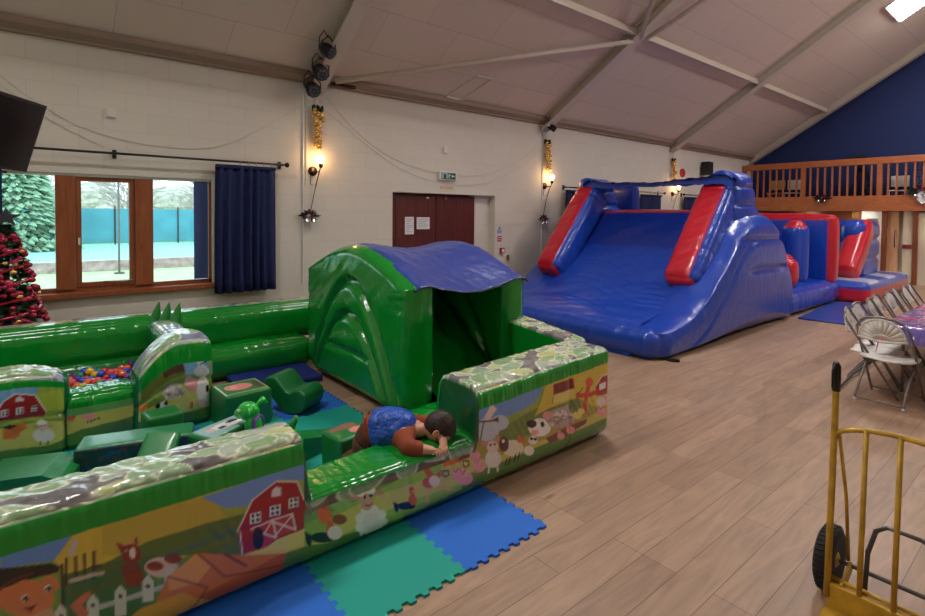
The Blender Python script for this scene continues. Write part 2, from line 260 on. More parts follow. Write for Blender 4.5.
ART_OUT=[('p',(104,150,215),[(-0.09,0.605),(0.126,0.57),(0.065,0.483),(0.0,0.5),(-0.091,0.517)]),('p',(222,190,70),[(0.123,0.567),(0.24,0.562),(0.562,0.55),(0.561,0.304),(0.097,0.409),(0.061,0.485)]),('p',(200,175,70),[(0.211,0.556),(0.367,0.57),(0.61,0.547),(0.668,0.431),(0.76,0.331),(0.443,0.347),(0.21,0.443)]),('p',(120,160,222),[(0.574,0.551),(0.792,0.56),(1.043,0.577),(1.043,0.48),(0.907,0.523),(0.76,0.447),(0.668,0.471)]),('p',(96,116,52),[(0.198,0.406),(0.366,0.438),(0.609,0.429),(0.76,0.414),(0.856,0.413),(0.791,0.202),(0.469,0.336),(0.196,0.2)]),('p',(84,104,54),[(0.084,0.419),(0.253,0.404),(0.392,0.374),(0.39,0.104),(0.075,0.259)]),('p',(40,38,34),[(-0.115,0.527),(-0.025,0.5),(0.052,0.479),(0.079,0.456),(0.072,0.436),(0.032,0.442),(-0.056,0.444),(-0.116,0.415)]),('e',(222,128,78),(-0.02,0.378),(0.08,-0.038),(-0.001,-0.07)),('e',(222,128,78),(0.047,0.397),(0.027,-0.012),(0.0,-0.038)),('p',(40,38,34),[(-0.115,0.511),(0.0,0.479),(0.058,0.459),(0.058,0.439),(-0.019,0.452),(-0.116,0.439)]),('c',(120,50,40),0.0039,[(-0.104,0.442),(-0.056,0.464),(-0.0,0.465)]),('e',(245,240,235),(-0.023,0.381),(0.01,-0.005),(0.0,-0.012)),('e',(25,22,22),(-0.021,0.378),(0.007,-0.004),(0.0,-0.01)),('e',(245,240,235),(0.043,0.388),(0.011,-0.005),(-0.001,-0.012)),('e',(25,22,22),(0.045,0.385),(0.007,-0.003),(-0.001,-0.009)),('p',(120,30,30),[(-0.027,0.346),(0.008,0.34),(-0.008,0.322)]),('p',(214,160,120),[(-0.002,0.311),(0.05,0.311),(0.069,0.262),(-0.002,0.277)]),('c',(64,44,40),0.0038,[(0.098,0.478),(0.097,0.379)]),('c',(64,44,40),0.0038,[(0.126,0.474),(0.127,0.374)]),('c',(64,44,40),0.0039,[(0.153,0.472),(0.155,0.366)]),('c',(64,44,40),0.0039,[(0.184,0.468),(0.183,0.362)]),('c',(200,180,160),0.0085,[(0.111,0.386),(0.209,0.373)]),('c',(70,48,36),0.0055,[(0.084,0.458),(0.086,0.302)]),('c',(70,48,36),0.0039,[(0.166,0.41),(0.205,0.406)]),('c',(200,190,190),0.0094,[(0.126,0.535),(0.112,0.489)]),('e',(226,190,170),(0.416,0.307),(0.062,-0.027),(0.0,-0.043)),('e',(140,58,38),(0.392,0.322),(0.031,-0.013),(-0.001,-0.019)),('e',(140,58,38),(0.458,0.327),(0.033,-0.014),(-0.001,-0.021)),('p',(140,50,34),[(0.271,0.378),(0.332,0.361),(0.351,0.288),(0.343,0.259),(0.293,0.279)]),('e',(140,50,34),(0.307,0.408),(0.033,-0.013),(0.0,-0.043)),('p',(140,50,34),[(0.257,0.476),(0.291,0.452),(0.272,0.428)]),('p',(140,50,34),[(0.314,0.461),(0.329,0.475),(0.331,0.427)]),('c',(226,150,110),0.0054,[(0.283,0.459),(0.314,0.459)]),('e',(235,215,205),(0.313,0.411),(0.011,-0.005),(0.0,-0.024)),('e',(240,235,230),(0.292,0.426),(0.006,-0.003),(0.0,-0.008)),('e',(20,20,20),(0.293,0.424),(0.004,-0.001),(0.0,-0.004)),('c',(196,182,170),0.0113,[(0.193,0.241),(0.281,0.232),(0.44,0.22),(0.474,0.272)]),('p',(216,206,190),[(0.061,0.288),(0.079,0.31),(0.096,0.276),(0.097,0.215),(0.062,0.226)]),('e',(70,55,50),(0.079,0.263),(0.006,-0.003),(0.0,-0.008)),('p',(216,206,190),[(0.16,0.28),(0.179,0.302),(0.197,0.267),(0.198,0.186),(0.16,0.198)]),('e',(70,55,50),(0.179,0.254),(0.006,-0.004),(0.0,-0.008)),('p',(216,206,190),[(0.249,0.279),(0.269,0.301),(0.288,0.266),(0.289,0.164),(0.249,0.176)]),('e',(70,55,50),(0.269,0.252),(0.006,-0.004),(0.0,-0.009)),('p',(216,206,190),[(0.344,0.277),(0.366,0.3),(0.386,0.263),(0.387,0.177),(0.345,0.19)]),('e',(70,55,50),(0.365,0.249),(0.008,-0.004),(0.0,-0.009)),('p',(216,206,190),[(0.426,0.278),(0.449,0.302),(0.47,0.264),(0.472,0.196),(0.428,0.208)]),('e',(70,55,50),(0.449,0.249),(0.007,-0.003),(0.0,-0.008)),('c',(220,110,80),0.0147,[(0.158,0.303),(0.123,0.285),(0.15,0.236),(0.116,0.218)]),('p',(214,122,44),[(0.439,0.257),(0.551,0.314),(0.744,0.222),(0.944,0.156),(0.933,0.053),(0.592,-0.002),(0.363,0.111)]),('p',(238,165,75),[(0.439,0.257),(0.551,0.314),(0.608,0.23),(0.551,0.176),(0.442,0.195)]),('p',(190,96,34),[(0.55,0.113),(0.944,0.156),(0.933,0.053),(0.607,-0.009)]),('p',(222,160,60),[(0.265,0.131),(0.339,0.168),(0.495,0.163),(0.666,0.01),(0.55,-0.012)]),('c',(140,70,25),0.0038,[(0.551,0.314),(0.667,0.156),(0.934,0.091)]),('c',(140,70,25),0.003,[(0.439,0.257),(0.593,0.141),(0.522,0.039)]),('c',(120,60,25),0.0048,[(0.667,0.26),(0.759,0.166)]),('p',(222,205,110),[(0.743,0.222),(0.877,0.244),(1.035,0.245),(1.156,0.247),(1.168,0.111),(1.059,0.143),(0.943,0.15)]),('p',(168,32,44),[(0.721,0.345),(0.788,0.466),(0.899,0.518),(1.002,0.483),(1.047,0.356),(1.049,0.355),(1.049,0.355),(1.044,0.241),(0.943,0.212),(0.743,0.227)]),('c',(235,230,225),0.0036,[(0.721,0.345),(0.788,0.466),(0.899,0.518),(1.002,0.483),(1.047,0.356),(1.049,0.355),(1.049,0.355)]),('p',(235,235,235),[(0.776,0.405),(0.826,0.399),(0.826,0.348),(0.776,0.355)]),('e',(25,35,45),(0.79,0.39),(0.007,-0.003),(0.0,-0.008)),('e',(25,35,45),(0.79,0.367),(0.007,-0.003),(0.0,-0.008)),('e',(25,35,45),(0.812,0.387),(0.008,-0.003),(0.0,-0.008)),('e',(25,35,45),(0.812,0.364),(0.008,-0.003),(0.0,-0.008)),('p',(235,235,235),[(0.868,0.407),(0.92,0.401),(0.92,0.349),(0.868,0.356)]),('e',(25,35,45),(0.882,0.392),(0.008,-0.003),(0.0,-0.008)),('e',(25,35,45),(0.882,0.368),(0.008,-0.003),(0.0,-0.008)),('e',(25,35,45),(0.905,0.389),(0.008,-0.003),(0.0,-0.008)),('e',(25,35,45),(0.905,0.365),(0.008,-0.003),(0.0,-0.008)),('p',(235,235,235),[(0.958,0.413),(1.008,0.407),(1.008,0.358),(0.958,0.365)]),('e',(25,35,45),(0.972,0.399),(0.007,-0.003),(0.0,-0.008)),('e',(25,35,45),(0.972,0.376),(0.007,-0.002),(0.0,-0.007)),('e',(25,35,45),(0.994,0.396),(0.008,-0.003),(0.0,-0.008)),('e',(25,35,45),(0.994,0.373),(0.008,-0.002),(0.0,-0.007)),('p',(225,215,215),[(0.875,0.449),(0.878,0.481),(0.899,0.494),(0.923,0.479),(0.923,0.441)]),('c',(235,230,225),0.0031,[(0.731,0.339),(0.743,0.227)]),('p',(190,60,70),[(0.782,0.33),(0.877,0.336),(0.977,0.332),(0.998,0.248),(0.899,0.241),(0.829,0.216)]),('c',(230,215,210),0.0042,[(0.782,0.33),(0.877,0.336)]),('c',(230,215,210),0.0043,[(0.877,0.336),(0.977,0.332)]),('c',(230,215,210),0.0044,[(0.883,0.334),(0.899,0.246)]),('c',(230,215,210),0.0045,[(0.977,0.332),(0.995,0.246)]),('c',(230,215,210),0.0044,[(0.89,0.322),(0.989,0.251)]),('c',(230,215,210),0.0044,[(0.893,0.254),(0.975,0.324)]),('c',(230,215,210),0.0043,[(0.84,0.288),(0.877,0.327)]),('c',(230,215,210),0.0043,[(0.84,0.288),(0.893,0.248)]),('e',(45,20,25),(0.813,0.274),(0.026,-0.01),(0.0,-0.054)),('p',(225,215,120),[(0.824,0.205),(0.899,0.235),(1.035,0.233),(1.107,0.194),(0.989,0.16)]),('p',(150,190,80),[(1.039,0.304),(1.315,0.319),(1.607,0.334),(1.899,0.341),(2.052,0.364),(2.055,0.093),(1.608,0.066),(1.039,0.15)]),('p',(208,200,100),[(1.163,0.231),(1.315,0.252),(1.479,0.264),(1.705,0.251),(2.054,0.251),(2.055,0.138),(1.706,0.156),(1.48,0.154),(1.213,0.118)]),('p',(110,160,90),[(1.039,0.322),(1.273,0.338),(1.445,0.34),(1.655,0.356),(1.886,0.356),(1.886,0.312),(1.655,0.309),(1.445,0.286),(1.213,0.269),(1.039,0.259)]),('e',(140,190,110),(1.559,0.329),(0.044,-0.014),(0.0,-0.027)),('e',(140,190,110),(1.607,0.324),(0.034,-0.011),(0.0,-0.021)),('e',(140,190,110),(1.263,0.289),(0.035,-0.012),(0.0,-0.023)),('e',(140,190,110),(1.212,0.297),(0.043,-0.014),(0.001,-0.028)),('e',(140,190,110),(1.704,0.325),(0.043,-0.013),(0.001,-0.025)),('e',(28,30,34),(1.134,0.153),(0.061,-0.024),(0.0,-0.027)),('p',(28,30,34),[(1.084,0.182),(1.04,0.218),(1.05,0.157),(1.069,0.13),(1.079,0.165)]),('e',(214,100,50),(1.18,0.174),(0.028,-0.011),(0.0,-0.034)),('c',(214,100,50),0.0144,[(1.18,0.174),(1.174,0.234)]),('e',(226,70,44),(1.172,0.247),(0.015,-0.005),(0.0,-0.019)),('p',(240,180,60),[(1.182,0.231),(1.211,0.213),(1.182,0.217)]),('e',(245,245,245),(1.177,0.238),(0.005,-0.002),(0.0,-0.005)),('e',(235,225,215),(1.203,0.15),(0.042,-0.016),(0.0,-0.037)),('e',(226,110,60),(1.143,0.266),(0.036,-0.013),(0.001,-0.046)),('e',(150,70,40),(1.228,0.212),(0.041,-0.015),(0.0,-0.027)),('p',(226,60,50),[(1.114,0.313),(1.139,0.328),(1.163,0.287)]),('e',(228,224,216),(1.418,0.122),(0.093,-0.035),(0.001,-0.088)),('e',(238,235,228),(1.497,0.092),(0.03,-0.011),(0.0,-0.026)),('e',(238,235,228),(1.478,0.05),(0.03,-0.012),(0.001,-0.026)),('e',(238,235,228),(1.432,0.042),(0.029,-0.011),(0.0,-0.026)),('e',(238,235,228),(1.38,0.071),(0.028,-0.011),(0.0,-0.025)),('e',(238,235,228),(1.347,0.124),(0.028,-0.011),(0.0,-0.026)),('e',(238,235,228),(1.347,0.174),(0.028,-0.01),(0.0,-0.025)),('e',(238,235,228),(1.38,0.201),(0.029,-0.011),(0.0,-0.026)),('e',(238,235,228),(1.432,0.19),(0.029,-0.01),(0.0,-0.025)),('e',(238,235,228),(1.479,0.147),(0.03,-0.011),(0.0,-0.026)),('c',(150,120,104),0.0077,[(1.386,0.06),(1.378,0.031)]),('c',(150,120,104),0.0079,[(1.452,0.044),(1.455,0.011)]),('e',(190,150,128),(1.31,0.3),(0.038,-0.013),(0.0,-0.015)),('e',(190,150,128),(1.456,0.277),(0.041,-0.014),(0.001,-0.015)),('e',(206,166,140),(1.386,0.254),(0.044,-0.015),(0.0,-0.051)),('e',(238,235,228),(1.347,0.314),(0.028,-0.01),(0.0,-0.024)),('e',(238,235,228),(1.406,0.308),(0.034,-0.011),(0.001,-0.025)),('e',(240,238,232),(1.363,0.334),(0.046,-0.015),(0.0,-0.025)),('e',(20,20,20),(1.374,0.28),(0.007,-0.003),(0.0,-0.009)),('e',(20,20,20),(1.412,0.275),(0.008,-0.003),(0.0,-0.009)),('c',(150,60,60),0.0034,[(1.379,0.234),(1.399,0.222),(1.419,0.23)]),('e',(28,30,34),(1.644,0.136),(0.06,-0.021),(0.0,-0.023)),('p',(28,30,34),[(1.596,0.161),(1.553,0.192),(1.563,0.14),(1.582,0.117),(1.591,0.146)]),('e',(214,100,50),(1.688,0.154),(0.028,-0.01),(0.001,-0.03)),('c',(214,100,50),0.0124,[(1.688,0.154),(1.683,0.206)]),('e',(226,70,44),(1.68,0.217),(0.015,-0.005),(0.001,-0.017)),('p',(240,180,60),[(1.69,0.203),(1.718,0.188),(1.691,0.191)]),('e',(245,245,245),(1.685,0.209),(0.005,-0.001),(0.001,-0.004)),('c',(196,96,50),0.0179,[(1.781,0.307),(1.833,0.231),(1.9,0.254)]),('e',(196,96,50),(1.797,0.221),(0.045,-0.014),(0.0,-0.032)),('e',(236,215,196),(1.84,0.218),(0.04,-0.013),(0.001,-0.034)),('c',(226,176,110),0.0095,[(1.808,0.175),(1.782,0.119),(1.802,0.102)]),('c',(226,176,110),0.0096,[(1.861,0.168),(1.915,0.161),(1.956,0.126)]),('e',(206,60,50),(1.774,0.33),(0.026,-0.008),(0.0,-0.019)),('p',(200,190,96),[(1.893,0.193),(2.291,0.168),(2.799,0.169),(3.596,0.173),(3.637,0.13),(3.632,0.308),(2.965,0.34),(2.376,0.325),(2.138,0.352),(1.891,0.36)]),('p',(168,150,70),[(2.121,0.393),(2.558,0.397),(2.964,0.398),(3.616,0.375),(3.62,0.263),(2.882,0.203),(2.29,0.22),(2.123,0.269)]),('p',(110,132,62),[(2.288,0.361),(2.614,0.437),(2.876,0.46),(3.236,0.425),(3.24,0.289),(2.88,0.289),(2.43,0.271)]),('p',(214,190,70),[(2.713,0.4),(2.772,0.484),(2.831,0.611),(3.184,0.63),(3.636,0.611),(3.647,0.257),(3.436,0.289),(3.189,0.421),(2.877,0.418)]),('p',(112,152,215),[(2.142,0.641),(2.79,0.619),(2.775,0.553),(2.711,0.497),(2.594,0.469),(2.338,0.458),(2.145,0.449)]),('e',(190,196,205),(2.261,0.419),(0.105,-0.026),(0.001,-0.076)),('e',(196,200,210),(2.374,0.436),(0.081,-0.02),(0.001,-0.05)),('p',(232,205,196),[(2.227,0.498),(2.298,0.576),(2.346,0.533),(2.269,0.471)]),('c',(84,56,50),0.0049,[(2.169,0.491),(2.356,0.456)]),('c',(84,56,50),0.005,[(2.227,0.473),(2.203,0.371)]),('p',(84,56,50),[(2.307,0.472),(2.356,0.479),(2.36,0.44)]),('p',(206,110,50),[(1.891,0.372),(2.105,0.367),(2.123,0.281),(1.982,0.274),(1.906,0.284)]),('p',(236,140,60),[(1.905,0.38),(1.98,0.419),(2.073,0.406),(2.122,0.356),(1.981,0.359)]),('p',(110,70,60),[(2.019,0.342),(2.106,0.348),(2.115,0.284),(2.028,0.284)]),('c',(40,30,30),0.0035,[(1.901,0.261),(1.943,0.248),(1.946,0.221),(1.922,0.216),(1.901,0.237),(1.901,0.261)]),('c',(40,30,30),0.0036,[(2.061,0.273),(2.105,0.26),(2.109,0.232),(2.083,0.227),(2.061,0.249),(2.061,0.273)]),('e',(236,160,160),(2.189,0.199),(0.057,-0.017),(0.001,-0.039)),('e',(240,175,175),(2.172,0.234),(0.034,-0.01),(0.0,-0.024)),('e',(220,120,125),(2.172,0.23),(0.014,-0.005),(0.0,-0.009)),('e',(30,20,20),(2.158,0.245),(0.005,-0.002),(0.0,-0.005)),('e',(30,20,20),(2.186,0.238),(0.005,-0.001),(0.0,-0.004)),('p',(220,120,125),[(2.144,0.255),(2.138,0.278),(2.166,0.257)]),('p',(220,120,125),[(2.2,0.239),(2.205,0.258),(2.183,0.252)]),('e',(236,160,160),(2.158,0.283),(0.043,-0.012),(0.001,-0.029)),('e',(240,175,175),(2.145,0.31),(0.026,-0.007),(0.0,-0.018)),('e',(220,120,125),(2.145,0.307),(0.011,-0.003),(0.0,-0.007)),('e',(30,20,20),(2.135,0.318),(0.003,-0.001),(0.0,-0.004)),('e',(30,20,20),(2.156,0.313),(0.004,-0.001),(0.0,-0.003)),('p',(220,120,125),[(2.124,0.326),(2.12,0.343),(2.141,0.327)]),('p',(220,120,125),[(2.166,0.314),(2.17,0.329),(2.154,0.324)]),('e',(236,160,160),(2.076,0.159),(0.065,-0.021),(0.001,-0.045)),('e',(240,175,175),(2.057,0.2),(0.038,-0.012),(0.0,-0.028)),('e',(220,120,125),(2.057,0.195),(0.016,-0.005),(0.0,-0.01)),('e',(30,20,20),(2.041,0.212),(0.006,-0.002),(0.0,-0.005)),('e',(30,20,20),(2.072,0.205),(0.006,-0.002),(0.001,-0.005)),('p',(220,120,125),[(2.025,0.224),(2.019,0.25),(2.05,0.226)]),('p',(220,120,125),[(2.088,0.205),(2.094,0.227),(2.069,0.22)]),('e',(236,160,160),(2.013,0.197),(0.044,-0.014),(0.0,-0.031)),('e',(240,175,175),(2.0,0.225),(0.026,-0.008),(0.0,-0.019)),('e',(220,120,125),(2.0,0.222),(0.011,-0.004),(0.0,-0.007)),('e',(30,20,20),(1.989,0.234),(0.004,-0.001),(0.0,-0.004)),('e',(30,20,20),(2.011,0.229),(0.004,-0.001),(0.0,-0.004)),('p',(220,120,125),[(1.978,0.242),(1.974,0.26),(1.995,0.244)]),('p',(220,120,125),[(2.021,0.229),(2.026,0.245),(2.008,0.24)]),('e',(232,220,208),(2.316,0.212),(0.071,-0.021),(0.001,-0.06)),('e',(228,205,190),(2.31,0.291),(0.052,-0.014),(0.0,-0.041)),('e',(214,140,120),(2.241,0.33),(0.03,-0.009),(0.0,-0.016)),('e',(214,140,120),(2.349,0.339),(0.021,-0.006),(0.0,-0.026)),('e',(25,20,20),(2.292,0.309),(0.009,-0.002),(0.0,-0.008)),('e',(25,20,20),(2.327,0.306),(0.008,-0.003),(0.0,-0.008)),('c',(232,220,208),0.0089,[(2.282,0.184),(2.277,0.134)]),('c',(232,220,208),0.009,[(2.351,0.169),(2.361,0.118)]),('e',(228,220,190),(2.495,0.233),(0.104,-0.029),(0.001,-0.056)),('e',(90,50,36),(2.412,0.282),(0.044,-0.012),(0.001,-0.052)),('e',(240,240,235),(2.403,0.305),(0.014,-0.004),(0.0,-0.012)),('c',(30,26,26),0.0059,[(2.441,0.175),(2.427,0.135)]),('c',(30,26,26),0.0059,[(2.472,0.173),(2.458,0.132)]),('c',(30,26,26),0.006,[(2.524,0.178),(2.51,0.137)]),('c',(30,26,26),0.006,[(2.561,0.178),(2.547,0.136)]),('e',(240,235,225),(2.658,0.167),(0.052,-0.015),(0.001,-0.034)),('e',(240,235,225),(2.697,0.232),(0.048,-0.013),(0.0,-0.031)),('e',(30,26,26),(2.68,0.246),(0.018,-0.005),(0.001,-0.011)),('e',(30,26,26),(2.72,0.232),(0.017,-0.004),(0.001,-0.011)),('e',(206,110,60),(2.569,0.273),(0.035,-0.009),(0.001,-0.027)),('e',(242,240,236),(2.766,0.304),(0.121,-0.031),(0.001,-0.065)),('e',(30,28,30),(2.678,0.351),(0.052,-0.013),(0.001,-0.028)),('e',(30,28,30),(2.796,0.317),(0.019,-0.004),(0.0,-0.02)),('e',(236,170,165),(2.715,0.282),(0.037,-0.009),(0.001,-0.019)),('p',(182,160,158),[(2.795,0.381),(2.878,0.396),(3.075,0.394),(3.169,0.276),(3.147,0.244),(2.967,0.245),(2.88,0.275)]),('e',(150,128,126),(3.002,0.308),(0.02,-0.005),(0.0,-0.011)),('e',(225,212,208),(2.928,0.328),(0.02,-0.005),(0.0,-0.01)),('e',(150,128,126),(3.102,0.286),(0.021,-0.005),(0.001,-0.01)),('e',(225,212,208),(2.882,0.356),(0.019,-0.004),(0.0,-0.01)),('e',(150,128,126),(2.862,0.337),(0.019,-0.005),(0.0,-0.01)),('e',(225,212,208),(2.856,0.336),(0.019,-0.005),(0.0,-0.01)),('e',(150,128,126),(3.03,0.344),(0.02,-0.005),(0.0,-0.01)),('e',(225,212,208),(3.038,0.316),(0.02,-0.005),(0.0,-0.01)),('e',(150,128,126),(2.854,0.327),(0.019,-0.004),(0.0,-0.01)),('e',(225,212,208),(2.919,0.337),(0.019,-0.005),(0.0,-0.01)),('e',(150,128,126),(2.926,0.312),(0.02,-0.004),(0.001,-0.01)),('e',(225,212,208),(2.97,0.357),(0.019,-0.005),(0.0,-0.01)),('e',(150,128,126),(3.0,0.301),(0.021,-0.004),(0.001,-0.01)),('e',(225,212,208),(2.932,0.353),(0.019,-0.005),(0.0,-0.01)),('e',(150,128,126),(2.956,0.29),(0.02,-0.005),(0.0,-0.01)),('e',(225,212,208),(3.127,0.305),(0.021,-0.005),(0.0,-0.01)),('e',(150,128,126),(3.105,0.291),(0.021,-0.005),(0.0,-0.011)),('e',(225,212,208),(2.952,0.363),(0.019,-0.004),(0.0,-0.01)),('e',(150,128,126),(3.031,0.32),(0.021,-0.005),(0.001,-0.011)),('e',(225,212,208),(2.947,0.352),(0.02,-0.005),(0.001,-0.01)),('e',(150,128,126),(2.961,0.33),(0.019,-0.004),(0.0,-0.01)),('e',(225,212,208),(2.922,0.347),(0.019,-0.004),(0.0,-0.01)),('e',(150,128,126),(2.976,0.296),(0.02,-0.005),(0.0,-0.011)),('e',(225,212,208),(3.011,0.344),(0.021,-0.004),(0.001,-0.01)),('e',(150,128,126),(2.924,0.333),(0.02,-0.005),(0.001,-0.01)),('e',(225,212,208),(2.904,0.356),(0.019,-0.005),(0.0,-0.01)),('e',(150,128,126),(2.99,0.362),(0.02,-0.004),(0.001,-0.01)),('e',(225,212,208),(2.982,0.339),(0.02,-0.005),(0.0,-0.01)),('e',(150,128,126),(3.048,0.302),(0.02,-0.005),(0.0,-0.01)),('e',(225,212,208),(3.043,0.307),(0.02,-0.004),(0.0,-0.01)),('e',(150,128,126),(2.952,0.313),(0.019,-0.004),(0.0,-0.01)),('e',(225,212,208),(2.942,0.322),(0.02,-0.005),(0.0,-0.01)),('e',(150,128,126),(2.938,0.333),(0.019,-0.004),(0.0,-0.01)),('e',(225,212,208),(2.864,0.354),(0.019,-0.005),(0.0,-0.01)),('e',(150,128,126),(3.124,0.345),(0.021,-0.005),(0.001,-0.011)),('e',(225,212,208),(3.043,0.311),(0.02,-0.005),(0.0,-0.01)),('e',(150,128,126),(3.052,0.326),(0.02,-0.005),(0.0,-0.01)),('e',(225,212,208),(3.014,0.363),(0.02,-0.004),(0.0,-0.01)),('e',(150,128,126),(2.867,0.357),(0.019,-0.004),(0.0,-0.01)),('e',(225,212,208),(2.889,0.365),(0.019,-0.004),(0.0,-0.01)),('e',(150,128,126),(2.883,0.326),(0.019,-0.004),(0.0,-0.01)),('e',(225,212,208),(2.9,0.291),(0.019,-0.004),(0.0,-0.01)),('e',(150,128,126),(3.04,0.321),(0.02,-0.005),(0.0,-0.011)),('e',(225,212,208),(3.046,0.345),(0.021,-0.005),(0.001,-0.011)),('e',(150,128,126),(3.112,0.291),(0.021,-0.005),(0.001,-0.011)),('e',(225,212,208),(3.052,0.325),(0.021,-0.004),(0.001,-0.01)),('e',(226,150,150),(2.847,0.371),(0.055,-0.013),(0.0,-0.028)),('p',(120,50,40),[(2.829,0.206),(3.056,0.23),(3.318,0.231),(3.302,0.195),(3.058,0.164),(2.883,0.157)]),('e',(236,160,160),(3.002,0.178),(0.044,-0.011),(0.0,-0.026)),('e',(240,175,175),(2.988,0.202),(0.026,-0.007),(0.0,-0.016)),('e',(220,120,125),(2.988,0.2),(0.011,-0.003),(0.0,-0.006)),('e',(30,20,20),(2.977,0.21),(0.004,-0.001),(0.0,-0.003)),('e',(30,20,20),(2.999,0.205),(0.004,-0.001),(0.0,-0.003)),('p',(220,120,125),[(2.966,0.217),(2.961,0.233),(2.983,0.218)]),('p',(220,120,125),[(3.01,0.205),(3.014,0.219),(2.996,0.215)]),('e',(236,160,160),(3.114,0.193),(0.051,-0.013),(0.0,-0.029)),('e',(240,175,175),(3.098,0.22),(0.03,-0.008),(0.0,-0.018)),('e',(220,120,125),(3.098,0.217),(0.013,-0.004),(0.0,-0.007)),('e',(30,20,20),(3.085,0.228),(0.005,-0.001),(0.0,-0.003)),('e',(30,20,20),(3.11,0.223),(0.005,-0.001),(0.0,-0.003)),('p',(220,120,125),[(3.073,0.236),(3.067,0.254),(3.092,0.238)]),('p',(220,120,125),[(3.123,0.223),(3.128,0.239),(3.108,0.234)]),('p',(130,30,36),[(2.906,0.579),(3.139,0.583),(3.152,0.503),(2.907,0.505)]),('p',(226,214,120),[(2.897,0.501),(3.141,0.499),(3.138,0.432),(2.909,0.439)]),('c',(60,40,30),0.0028,[(2.908,0.499),(2.898,0.441)]),('c',(40,30,30),0.0044,[(3.177,0.453),(3.216,0.457),(3.254,0.485)]),('c',(206,60,40),0.0257,[(3.331,0.497),(3.297,0.397),(3.275,0.296)]),('c',(206,60,40),0.0177,[(3.189,0.436),(3.333,0.412),(3.484,0.411)]),('e',(226,90,60),(3.336,0.511),(0.049,-0.01),(0.0,-0.037)),('p',(170,32,44),[(3.419,0.463),(3.507,0.524),(3.607,0.521),(3.622,0.358),(3.434,0.383)]),('c',(235,225,225),0.0046,[(3.419,0.463),(3.507,0.524),(3.607,0.521)]),('p',(235,230,230),[(3.47,0.469),(3.56,0.469),(3.562,0.419),(3.471,0.419)]),('e',(236,220,215),(3.499,0.322),(0.063,-0.014),(0.002,-0.041)),('e',(236,160,160),(3.515,0.232),(0.063,-0.015),(0.001,-0.035)),('e',(240,175,175),(3.495,0.263),(0.038,-0.009),(0.001,-0.021)),('e',(220,120,125),(3.496,0.259),(0.015,-0.004),(0.0,-0.008)),('e',(30,20,20),(3.48,0.272),(0.005,-0.001),(0.0,-0.004)),('e',(30,20,20),(3.511,0.267),(0.005,-0.002),(0.0,-0.004)),('p',(220,120,125),[(3.464,0.281),(3.457,0.301),(3.489,0.283)]),('p',(220,120,125),[(3.526,0.267),(3.532,0.284),(3.507,0.279)]),('e',(40,30,30),(3.616,0.208),(0.032,-0.008),(0.001,-0.026)),('e',(230,150,140),(3.591,0.325),(0.043,-0.009),(0.001,-0.032)),('e',(226,214,110),(3.192,0.285),(0.053,-0.012),(0.001,-0.03)),('e',(226,214,110),(3.239,0.304),(0.044,-0.01),(0.001,-0.024))]
